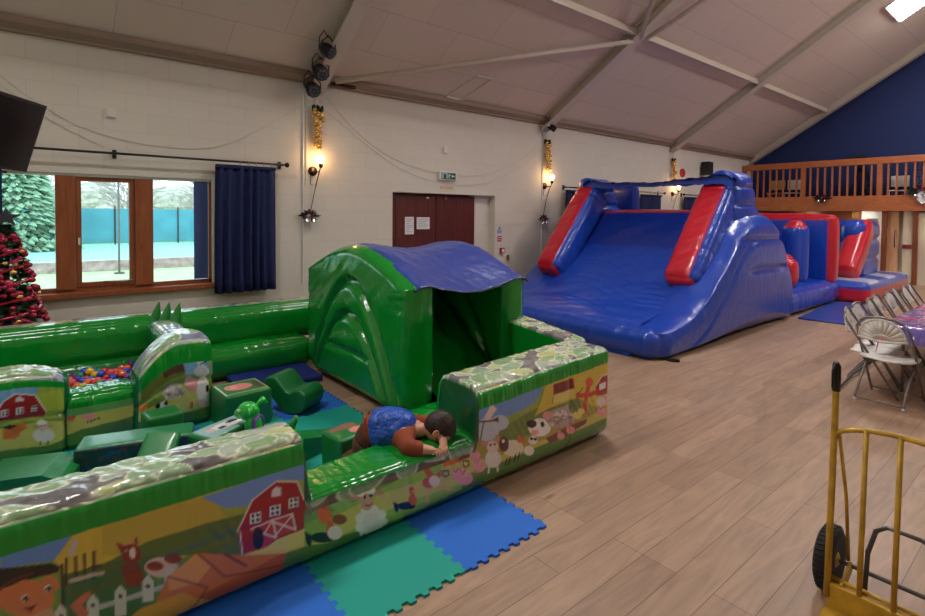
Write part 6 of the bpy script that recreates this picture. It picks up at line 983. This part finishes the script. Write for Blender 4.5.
ck = empty('wall_clock', (GXF - .1, 2.77, 2.36), 0, 'round white clock with silver rim on the gallery front at the right edge', 'clock')
MB().lathe([(.0, -.02), (.15, -.02), (.17, -.035), (.18, -.02), (.18, .03), (0, .03)], (0, 0, 0), 32, 'x').build('rim', CHROME, ck, True); MB().lathe([(0, -.025), (.15, -.025), (.15, -.021), (0, -.021)], (0, 0, 0), 32, 'x').build('dial', PAPER, ck)
MB().bar((-.03, 0, 0), (-.03, .06, .06), .008, .008).bar((-.03, 0, 0), (-.03, -.02, .11), .006, .006).build('hand', BLACK, ck)
def stool(x, y, label, m_=WHITE):
    r = empty('stacked_chair', (x, y, 2.12), 0, label, 'chair'); 
    for a in (-.18, .18):
        for b in (-.18, .18): MB().tube([(a, b, 0), (a * .9, b * .9, .42)], .012, 6).build('leg', m_, r, True)
    MB().box(-.2, .2, -.2, .2, .42, .45, .01).build('seat', m_, r); MB().box(.17, .2, -.2, .2, .55, .85, .01).build('backrest', m_, r); return r
stool(18.12, 6.42, 'pale chair behind the gallery railing, second from the wall corner', pm('beech_frame', (196, 150, 116), .5)); stool(18.12, 5.95, 'white chair behind the gallery railing near the wall corner'); stool(18.12, 3.4, 'pale chair behind the gallery railing near the clock', CHPL)
m = leafy('x', 0, 0, 0, .28, .95, None, '', 900, 3); pl = empty('potted_conifer', (18.05, 4.2, 2.12), 0, 'dark artificial tree standing on the gallery behind the railing', 'plant'); MB().lathe([(.1, 0), (.13, .2)], (0, 0, 0), 14).build('pot', BLACK, pl); o = m.build('foliage', LEAFD, pl, recalc=False); o.location = (0, 0, .25)
m = MB()
for k in range(60): a = random.uniform(0, 6.28); m.sphere((random.uniform(-.2, .2), random.uniform(-.3, .3), random.uniform(0, .16)), .05, 5, 4)
MB().tube([(0, 0, 0), (0, 0, .3)], .03, 8).build('stem', BLACK, pl)
gt = empty('silver_tree', (18.0, 2.86, 2.12), 0, 'silver tinsel tree on the gallery at the right edge', 'decoration'); m = leafy('x', 0, 0, 0, .2, 1.35, None, '', 700, 5); m.build('foliage', SILV, gt, recalc=False); MB().lathe([(.12, 0), (.1, .12)], (0, 0, 0), 12).build('pot', BLACK, gt)
hd_ = MB()
for k in range(120):
    a = random.uniform(0, 6.28); q = Vector((random.uniform(-.05, .05), random.uniform(-.22, .22), random.uniform(0, .14))); n = Vector((0, math.cos(a), math.sin(a))) * .05; hd_.add([q, q + n, q + Vector((.02, .02, .02))], [(0, 1, 2)])
hd_ = hd_.build('holly_spray', LEAFD, recalc=False); hd_.location = (GXF, 4.2, 3.452); tag(hd_, 'dark holly spray lying on top of the gallery rail', 'decoration')

# ------------------------------------------------------------------ things on the long wall
def sconce(x, z, label):
    r = empty('wall_lamp', (x, WY, z), 0, label, 'wall lamp', 'wall lamps along the blockwork wall')
    MB().lathe([(0, -.03), (.05, -.03), (.07, -.012), (.07, 0), (0, 0)], (-.06, 0, -.11), 20, 'y').build('back_plate', DKMETAL, r, True)
    MB().tube([(-.06, -.02, -.11), (-.06, -.09, -.13), (-.02, -.14, -.12), (.0, -.15, -.05)], .009, 8).build('arm', DKMETAL, r, True)
    MB().lathe([(.012, -.07), (.028, -.055), (.03, -.01), (.024, 0)], (0, -.15, 0), 14).build('candle_cup', DKMETAL, r, True)
    MB().lathe([(.012, 0), (.03, .02), (.042, .05), (.04, .08), (.022, .105), (.004, .115)], (0, -.15, 0), 16).build('bulb', BULB, r, True)
    MB().tube([(-.06, -.01, -.14), (-.1, -.005, -.2), (-.09, -.005, -.3), (-.02, -.01, -.32), (-.02, -.14, -.1)], .004, 5).build('cord', DKMETAL, r); MB().tube([(-.0, -.14, -.06), (-.05, -.05, -.4), (-.11, -.03, -.72)], .006, 5).build('hanging_wire', DKMETAL, r)
    return r
sconce(3.25, 2.52, 'lit wall lamp on the blockwork between the window curtain and the doors'); sconce(8.27, 2.52, 'lit wall lamp right of the doors, left of the big slide'); sconce(13.4, 2.52, 'lit wall lamp seen through the gap under the slide canopy')
def garland(x, label, z0=3.28, h=.56):
    r = empty('bauble_garland', (x, WY - .08, z0), 0, label, 'decoration', 'gold bauble garlands on the wall'); rr = random.Random(int(x * 10)); m = MB()
    for k in range(46): t = k / 46; w = .075 * (1 - t * .6); m.sphere((rr.uniform(-w, w), rr.uniform(-.05, .03), -t * h), .03, 10, 7)
    m.build('baubles', GOLD, r, True); m = MB()
    for k in range(30): a = rr.uniform(0, 6.28); m.sphere((.07 * math.cos(a), .02 + .03 * math.sin(a), rr.uniform(.0, .06)), .022, 6, 4)
    m.build('foliage', LEAFD, r); MB().tube([(0, .04, .06), (0, .06, .3)], .004, 5).build('hanger', CHROME, r)
garland(3.24, 'cone of gold baubles hanging above the left wall lamp'); garland(8.22, 'cone of gold baubles above the wall lamp right of the doors'); garland(13.28, 'cone of gold baubles on the wall beyond the top of the blue slide')
def spot(loc, target, label, par=True, n=7, R=.10):
    r = empty('stage_light', loc, 0, label, 'stage light', 'black spotlights hung from the roof beam'); d = (Vector(target) - Vector(loc)).normalized(); q = d.to_track_quat('Z', 'Y')
    hs = empty('x', (0, 0, 0)); D.objects.remove(hs)
    b = MB().lathe([(R * .5, -.14), (R * .8, -.12), (R, -.05), (R, .06), (R * 1.02, .065), (R * .9, .07)], (0, 0, 0), 8 if not par else 20).build('housing', BLACK, r, True); b.rotation_mode = 'QUATERNION'; b.rotation_quaternion = q
    m = MB()
    for k in range(n):
        a = 2 * PI * k / max(1, n - 1); rad = 0 if k == n - 1 else R * .58; m.sphere((rad * math.cos(a), rad * math.sin(a), .07), R * .2, 10, 6, (1, 1, .5))
    l = m.build('lens', pm('led_lens', (90, 92, 100), .12, .2, coat=.5), b, True)
    MB().tube([(-R * 1.1, 0, 0), (-R * 1.15, 0, .1), (0, 0, .2), (R * 1.15, 0, .1), (R * 1.1, 0, 0)], .01, 6).build('bracket', BLACK, r, True)
    MB().tube([(0, 0, .17), (-.06, .0, .25), (-.12, 0, .16), (-.12, .02, .05), (-.05, .04, -.05)], .008, 6).build('cable', BLACK, r, True); return r
spot((3.05, 6.45, 3.92), (4.6, 3.5, 1.5), 'round black spotlight, topmost of the three on the roof beam', R=.085); spot((3.085, 6.75, 3.71), (3.0, 3, .8), 'square black spotlight, middle of the three on the roof beam', False, 9); spot((3.06, 6.96, 3.515), (2.6, 3, .8), 'square black spotlight, lowest of the three against the wall', False, 9)
spot((8.2, 7.05, 3.57), (10, 4, 1), 'small black spotlight at the foot of the roof beam right of the doors', n=1, R=.06)
o = MB().box(-.2, .2, -.05, .0, -.03, .03, .01).build('beam_clamp', DKMETAL); o.location = (3.62, WY - .08, 3.7); tag(o, 'short dark metal bracket beside the spotlights under the ceiling', 'bracket')
def curtain(x0, x1, z0, z1, y, label, n=7):
    r = empty('curtain', ((x0 + x1) / 2, y, z1), 0, label, 'curtain'); W = x1 - x0; V = []; F = []; N = n * 10
    for j in range(13):
        t = j / 12
        for i in range(N + 1):
            u = i / N; sp = 1 + .03 * t; V.append(((u - .5) * W * sp, .035 * math.sin(u * n * 2 * PI + 1.6 * math.sin(u * 9) + .6 * math.sin(t * 3)) * (.6 + .5 * t) + .012 * math.sin(u * 41 + 2 * t) , -(z1 - z0) * t))
    for j in range(12):
        for i in range(N): a = j * (N + 1) + i; F.append((a, a + 1, a + N + 2, a + N + 1))
    o = mesh_obj('drape', V, F, CURT, r, True); sd = o.modifiers.new('thick', 'SOLIDIFY'); sd.thickness = .006
    MB().box(-W / 2, W / 2, -.03, .03, -.03, .015, .01).build('heading', CURT, r); return r
curtain(1.84, 2.60, .76, 2.40, 7.12, 'long navy curtain right of the big window'); curtain(-.95, -.20, .76, 2.40, 7.12, 'navy curtain left of the big window behind the christmas tree'); curtain(8.75, 9.42, .76, 2.33, 7.12, 'navy curtain left of the hidden window behind the slide'); curtain(11.6, 12.55, .76, 2.33, 7.12, 'navy curtain seen in the gap under the slide canopy'); curtain(13.75, 14.5, .76, 2.33, 7.12, 'narrow navy curtain at the right of the gap under the canopy')
def rod(x0, x1, z, label, sup):
    r = empty('curtain_rod', (x0, 7.12, z), 0, label, 'curtain rod'); L = x1 - x0; MB().tube([(0, 0, 0), (L, 0, 0)], .014, 10).build('pole', BLACK, r, True)
    for x in (0, L): MB().sphere((x, 0, 0), .034, 12, 8).build('finial', BLACK, r, True)
    for x in sup: MB().bar((x - x0, 0, 0), (x - x0, .14, 0), .02, .03).box(x - x0 - .02, x - x0 + .02, .12, .139, -.05, .05).build('bracket', BLACK, r)
    m = MB()
    for k in range(6): m.tube([(L - .12 - k * .1 + 0, .02 * math.cos(a), -.01 + .024 * math.sin(a)) for a in np.linspace(0, 2 * PI, 13)[:-1]], .003, 5, closed=True)
    m.build('rings', CHROME, r)
rod(-1.3, 2.76, 2.46, 'black curtain rod with ball ends above the big window', (.78, 2.7)); rod(8.66, 12.7, 2.40, 'dark curtain rod starting right of the second wall lamp behind the slide', (8.8, 12.6)); rod(13.7, 17.2, 2.40, 'dark curtain rod on the wall at the far end beyond the slide', (13.8, 17.1))
bl = empty('vertical_blind', (1.74, 7.31, 2.19), 0, 'stacked navy vertical blind slats at the right side of the window', 'blind')
m = MB()
for k in range(6): m.box(-.115 + k * .026, -.075 + k * .026, -.006 + .004 * (k % 2), -.004 + .004 * (k % 2), -1.24, 0)
m.build('slats', BLIND, bl); MB().box(-1.9, .1, -.02, .02, -.0, .03).build('headrail', WHITE, bl)
# exit sign, sensors, notices
ex = empty('exit_sign', (5.65, WY, 2.47), 0, 'white and green running man exit sign above the mahogany doors', 'sign')
MB().box(-.19, .19, -.06, 0, -.075, .075, .01).build('case', WHITE, ex); m = MB(); m.box(-.155, .155, -.066, -.06, -.055, .055); f = m.build('face', GREENS, ex)
m = MB(); y = -.067
m.box(-.14, -.03, y - .002, y, -.045, .045); m.build('doorway', PAPER, f); m = MB(); m.box(-.12, -.05, y - .004, y - .002, -.045, .035); m.build('door_opening', GREENS, f)
m = MB(); m.sphere((-.055 + .07, y, .033), .011, 10, 6, (1, .3, 1)); m.tube([(.015, y, .02), (-.0, y, -.005)], .009, 6).tube([(.0, y, -.005), (.02, y, -.025), (.008, y, -.045)], .006, 6).tube([(.0, y, -.005), (-.015, y, -.02), (-.035, y, -.025)], .006, 6).tube([(.012, y, .015), (.035, y, .005), (.045, y, .015)], .005, 6).tube([(.012, y, .015), (-.01, y, .015), (-.018, y, -.0)], .005, 6)
m.build('running_figure', PAPER, f); m = MB(); m.bar((.075, y, 0), (.14, y, 0), .002, .014).prism([(.06, 0), (.085, .028), (.085, -.028)], y - .002, y, 'y'); m.build('arrow', PAPER, f)
o = MB().box(-.14, .14, -.006, 0, -.03, .03).build('small_plaque', pm('yellowed_label', (212, 190, 150), .6)); o.location = (5.66, WY, 2.27); tag(o, 'small faded yellowish label on the wall between exit sign and doors', 'sign')
for x, z, lb in ((.75, 2.93, 'small square white box on the wall above the window'), (5.61, 2.92, 'small white sensor box on the wall above the exit sign')):
    o = MB().box(-.045, .045, -.04, 0, -.05, .05, .006).build('sensor_box', WHITE); o.location = (x, WY, z); tag(o, lb, 'sensor')
sg = empty('safety_notice', (6.94, WY, 1.42), 0, 'blue, white and red fire action notice on the wall right of the doors', 'sign')
MB().box(-.06, .06, -.006, 0, -.16, .16).build('plate', PAPER, sg); MB().box(-.055, .055, -.009, -.006, .03, .10).box(-.02, .02, -.009, -.006, .11, .155).build('blue_panel', BLUES, sg); MB().box(-.055, .055, -.009, -.006, -.13, -.02).build('red_panel', REDS, sg)
m = MB()
for k in range(3): m.box(-.045, .045, -.011, -.009, .04 + k * .02, .048 + k * .02)
m.box(-.045, .045, -.011, -.009, -.06, -.045).box(-.045, .03, -.011, -.009, -.1, -.085); m.build('text_lines', PAPER, sg)
cp = empty('fire_call_point', (7.0, WY, 1.12), 0, 'small red fire alarm call point below the fire action notice', 'alarm'); MB().box(-.05, .05, -.05, 0, -.05, .05, .008).build('case', REDS, cp); MB().box(-.03, .03, -.054, -.05, -.03, .03).build('glass_plate', PAPER, cp)
o = MB().box(-.025, .025, -.04, 0, -.05, .05, .005).build('wall_hook', pm('brass_hook', (150, 110, 60), .4, .6)); o.location = (7.16, WY, .98); tag(o, 'tiny brass fitting on the wall right of the red call point', 'hook')
sp = empty('wall_speaker', (14.95, 7.1, 3.18), 0, 'black loudspeaker on the wall above the far curtain', 'speaker'); MB().box(-.13, .13, -.12, .1, -.19, .19, .015).build('cabinet', BLACK, sp); MB().box(-.11, .11, -.125, -.119, -.17, .17).build('grille', pm('speaker_grille', (34, 34, 36), .8), sp); MB().box(-.03, .03, .09, .16, -.05, .05).build('bracket', BLACK, sp)
o = MB().lathe([(.0, -.05), (.1, -.05), (.12, -.03), (.12, 0), (0, 0)], (0, 0, 0), 20, 'y').build('alarm_bell', REDS, None, True); o.location = (13.83, WY, 3.0); tag(o, 'red round fire alarm bell on the wall beside the loudspeaker', 'alarm')
TIN = pm('dull_tinsel', (196, 190, 180), .6)
for k, pts in enumerate((((-.35, 3.32), (.175, 2.90), (.642, 2.685), (1.343, 2.59), (2.037, 2.703), (2.977, 3.30)), ((-.2, 3.1), (.216, 2.779), (.687, 2.531)), ((3.4, 3.5), (3.9, 3.05), (4.5, 2.72), (5.25, 2.54), (6.38, 2.52), (7.4, 2.85), (8.1, 3.3)), ((3.4, 3.3), (4.1, 2.85), (4.8, 2.5), (5.7, 2.33), (6.6, 2.40), (7.6, 2.8), (8.1, 3.2)))):
    P = []
    for i in range(len(pts) - 1):
        for t in np.linspace(0, 1, 8)[:-1]:
            p0 = pts[max(i - 1, 0)]; p1 = pts[i]; p2 = pts[i + 1]; p3 = pts[min(i + 2, len(pts) - 1)]
            P.append(tuple(.5 * ((2 * p1[c]) + (-p0[c] + p2[c]) * t + (2 * p0[c] - 5 * p1[c] + 4 * p2[c] - p3[c]) * t * t + (-p0[c] + 3 * p1[c] - 3 * p2[c] + p3[c]) * t ** 3) for c in (0, 1)))
    P.append(pts[-1]); o = MB().tube([(x, WY - .012, z) for x, z in P], .003, 5).build('light_string', TIN)
    tag(o, ('long thin string of lights sagging above the window', 'short thin string dropping towards the curtain rod left of the long one', 'upper thin string sagging between lamps above the doors', 'lower thin string of lights sagging past the exit sign')[k], 'string lights')

# television at the top left
P1 = Vector((.11, 4.5, 2.50)); a = Vector((-.5, -.866, 0)).normalized(); nn = Vector((.866, -.5, 0)); dn = (Vector((0, 0, -.96)) - nn * .28).normalized()
W, Hh = .92, .46; th = dn.cross(a).normalized()
if th.dot(nn) < 0: th = -th
tv = empty('television', P1 + a * W / 2 + dn * Hh / 2, 0, 'black flat television tilted down at the top left corner', 'television')
def tvb(u0, u1, v0, v1, t0, t1):
    V = [a * u + dn * v + th * t for u in (u0, u1) for v in (v0, v1) for t in (t0, t1)]; m = MB(); m.add(V, [(0, 1, 3, 2), (4, 6, 7, 5), (0, 4, 5, 1), (2, 3, 7, 6), (0, 2, 6, 4), (1, 5, 7, 3)]); return m
tvb(-W / 2, W / 2, -Hh / 2, Hh / 2, -.05, 0).build('cabinet', BLACK, tv); tvb(-W / 2 + .02, W / 2 - .02, -Hh / 2 + .02, Hh / 2 - .02, 0, .003).build('screen', SCREEN, tv)
c0 = -th * .05; end = Vector((X0 + .0, 4.9, 2.35)) - tv.location
MB().tube([c0, c0 - th * .3, end], .025, 8).build('wall_arm', BLACK, tv, True)

# christmas tree
ct = empty('christmas_tree', (-.165, 6.94, 0), 0, 'decorated christmas tree with red and gold baubles at the left edge', 'christmas tree'); H0 = 1.66; ct.scale = (1.25, .9, 1)
MB().lathe([(.12, 0), (.15, .02), (.13, .22), (.1, .22)], (0, 0, 0), 16).build('pot', REDB, ct, True); MB().tube([(0, 0, .2), (0, 0, H0)], [.03, .01], 8).build('trunk', DKMETAL, ct)
rr = random.Random(9); m = MB()
def crad(z): return .02 + .285 * ((H0 - z) / (H0 - .3)) ** .8
for k in range(5200):
    z = .3 + (H0 - .3) * rr.random() ** 1.2; a = rr.uniform(0, 6.28); R = crad(z) * rr.uniform(.35, 1.0) * (.86 + .14 * math.sin(z * 26)); p = Vector((R * math.cos(a), R * math.sin(a), z)); d = Vector((math.cos(a), math.sin(a), rr.uniform(-.5, .3))) * .055; s = Vector((-math.sin(a), math.cos(a), rr.uniform(-.5, .5))) * .014
    m.add([p - s, p + d, p + s], [(0, 1, 2)])
m.build('foliage', LEAF, ct, recalc=False)
for mt, n, nm, r0 in ((REDB, 80, 'red_bauble', .027), (GOLD, 34, 'gold_bauble', .022), (PINKB, 90, 'pink_bauble', .026)):
    src = None
    for k in range(n):
        z = .35 + (H0 - .45) * rr.random() ** 1.1; a = rr.uniform(-2.6, 1.2); R = crad(z) * 1.02
        if src is None: src = MB().sphere((0, 0, 0), r0, 10, 7).build(nm, mt, ct, True); o = src
        else: o = src.copy(); COL.objects.link(o)
        o.location = (R * math.cos(a), R * math.sin(a), z); o.scale = (rr.uniform(.7, 1.2),) * 3
for q in range(2):
    m = MB(); P = [(crad(z) * 1.0 * math.cos(t), crad(z) * 1.0 * math.sin(t), z) for t, z in [(i * .22 + q * 3, .35 + 1.2 * i / 110) for i in range(110)]]; m.tube(P, [.013 + .006 * math.sin(i * 2.1) for i in range(110)], 6); m.build('tinsel', PINKB if q else REDB, ct)
m = MB(); P = []
for k in range(10): a = PI / 2 + k * PI / 5; R = .10 if k % 2 == 0 else .042; P.append((R * math.cos(a), H0 + .07 + R * math.sin(a)))
m.prism(P, -.012, .012, 'y'); o = m.build('star', pm('pewter_star', (80, 78, 90), .35, .6), ct)

# ------------------------------------------------------------------ ceiling lights on the roof slopes: one seen, the others added out of view
ang = math.atan(TS)
def panel(x, y, label, e=1.0):
    r = empty('ceiling_light', (x, y, rz(y) - .05), 0, label, 'ceiling light', 'flat ceiling light panels'); r.rotation_euler = (-ang if y > RY else ang, 0, 0)
    MB().box(-.62, .62, -.32, .32, -.02, .05, .005).build('frame', WHITE, r); MB().box(-.58, .58, -.28, .28, -.035, -.019).build('diffuser', LAMP, r)
for x in (14.9, 9.9, 4.9, -.1): panel(x, 2.75 if x > 9 else 4.1, 'bright square ceiling light panel near the blue gable at the top right' if x > 14 else 'unseen ceiling light panel added on the roof slope to light the hall')
for x in (14.9, 9.9): panel(x, -2.0, 'unseen ceiling light panel added on the far roof slope behind the viewpoint')

for y in (4.2, 2.6, 5.6):  # added downlights, hidden behind the beam, brighten the end wall under the gallery
    r = empty('added_soffit_light', (18.1, y, 2.055), 0, 'small round downlight added out of view under the gallery floor to brighten the doors', 'ceiling light', 'added downlights under the gallery'); MB().lathe([(0, -.02), (.17, -.02), (.18, 0), (0, 0)], (0, 0, 0), 20).build('rim', WHITE, r); MB().lathe([(0, -.026), (.15, -.026), (.15, -.018), (0, -.018)], (0, 0, 0), 20).build('diffuser', LAMP2, r)

# ------------------------------------------------------------------ sky, camera, view
w = D.worlds.new('World'); bpy.context.scene.world = w; w.use_nodes = True; bg = w.node_tree.nodes['Background']; bg.inputs['Color'].default_value = (.78, .9, 1, 1); bg.inputs['Strength'].default_value = 1.9
cam = D.cameras.new('Camera'); co = D.objects.new('Camera', cam); COL.objects.link(co); cam.sensor_fit = 'HORIZONTAL'; cam.sensor_width = 36; cam.lens = 524 / 925 * 36; cam.shift_y = -77.5 / 925; cam.clip_end = 300
yaw, pit, rol = math.radians(39.7), math.radians(1.73), math.radians(.526)
f = Vector((math.sin(yaw) * math.cos(pit), math.cos(yaw) * math.cos(pit), -math.sin(pit))); r = Vector((math.cos(yaw), -math.sin(yaw), 0)); u = r.cross(f); r2 = math.cos(rol) * r + math.sin(rol) * u; u2 = -math.sin(rol) * r + math.cos(rol) * u
mw = Matrix((r2, u2, -f)).transposed().to_4x4(); mw.translation = Vector((0, 0, 1.8)); co.matrix_world = mw; bpy.context.scene.camera = co
vs = bpy.context.scene.view_settings; vs.view_transform = 'Standard'; vs.look = 'None'; vs.gamma = 1; vs.exposure = 1.08; vs.use_curve_mapping = False
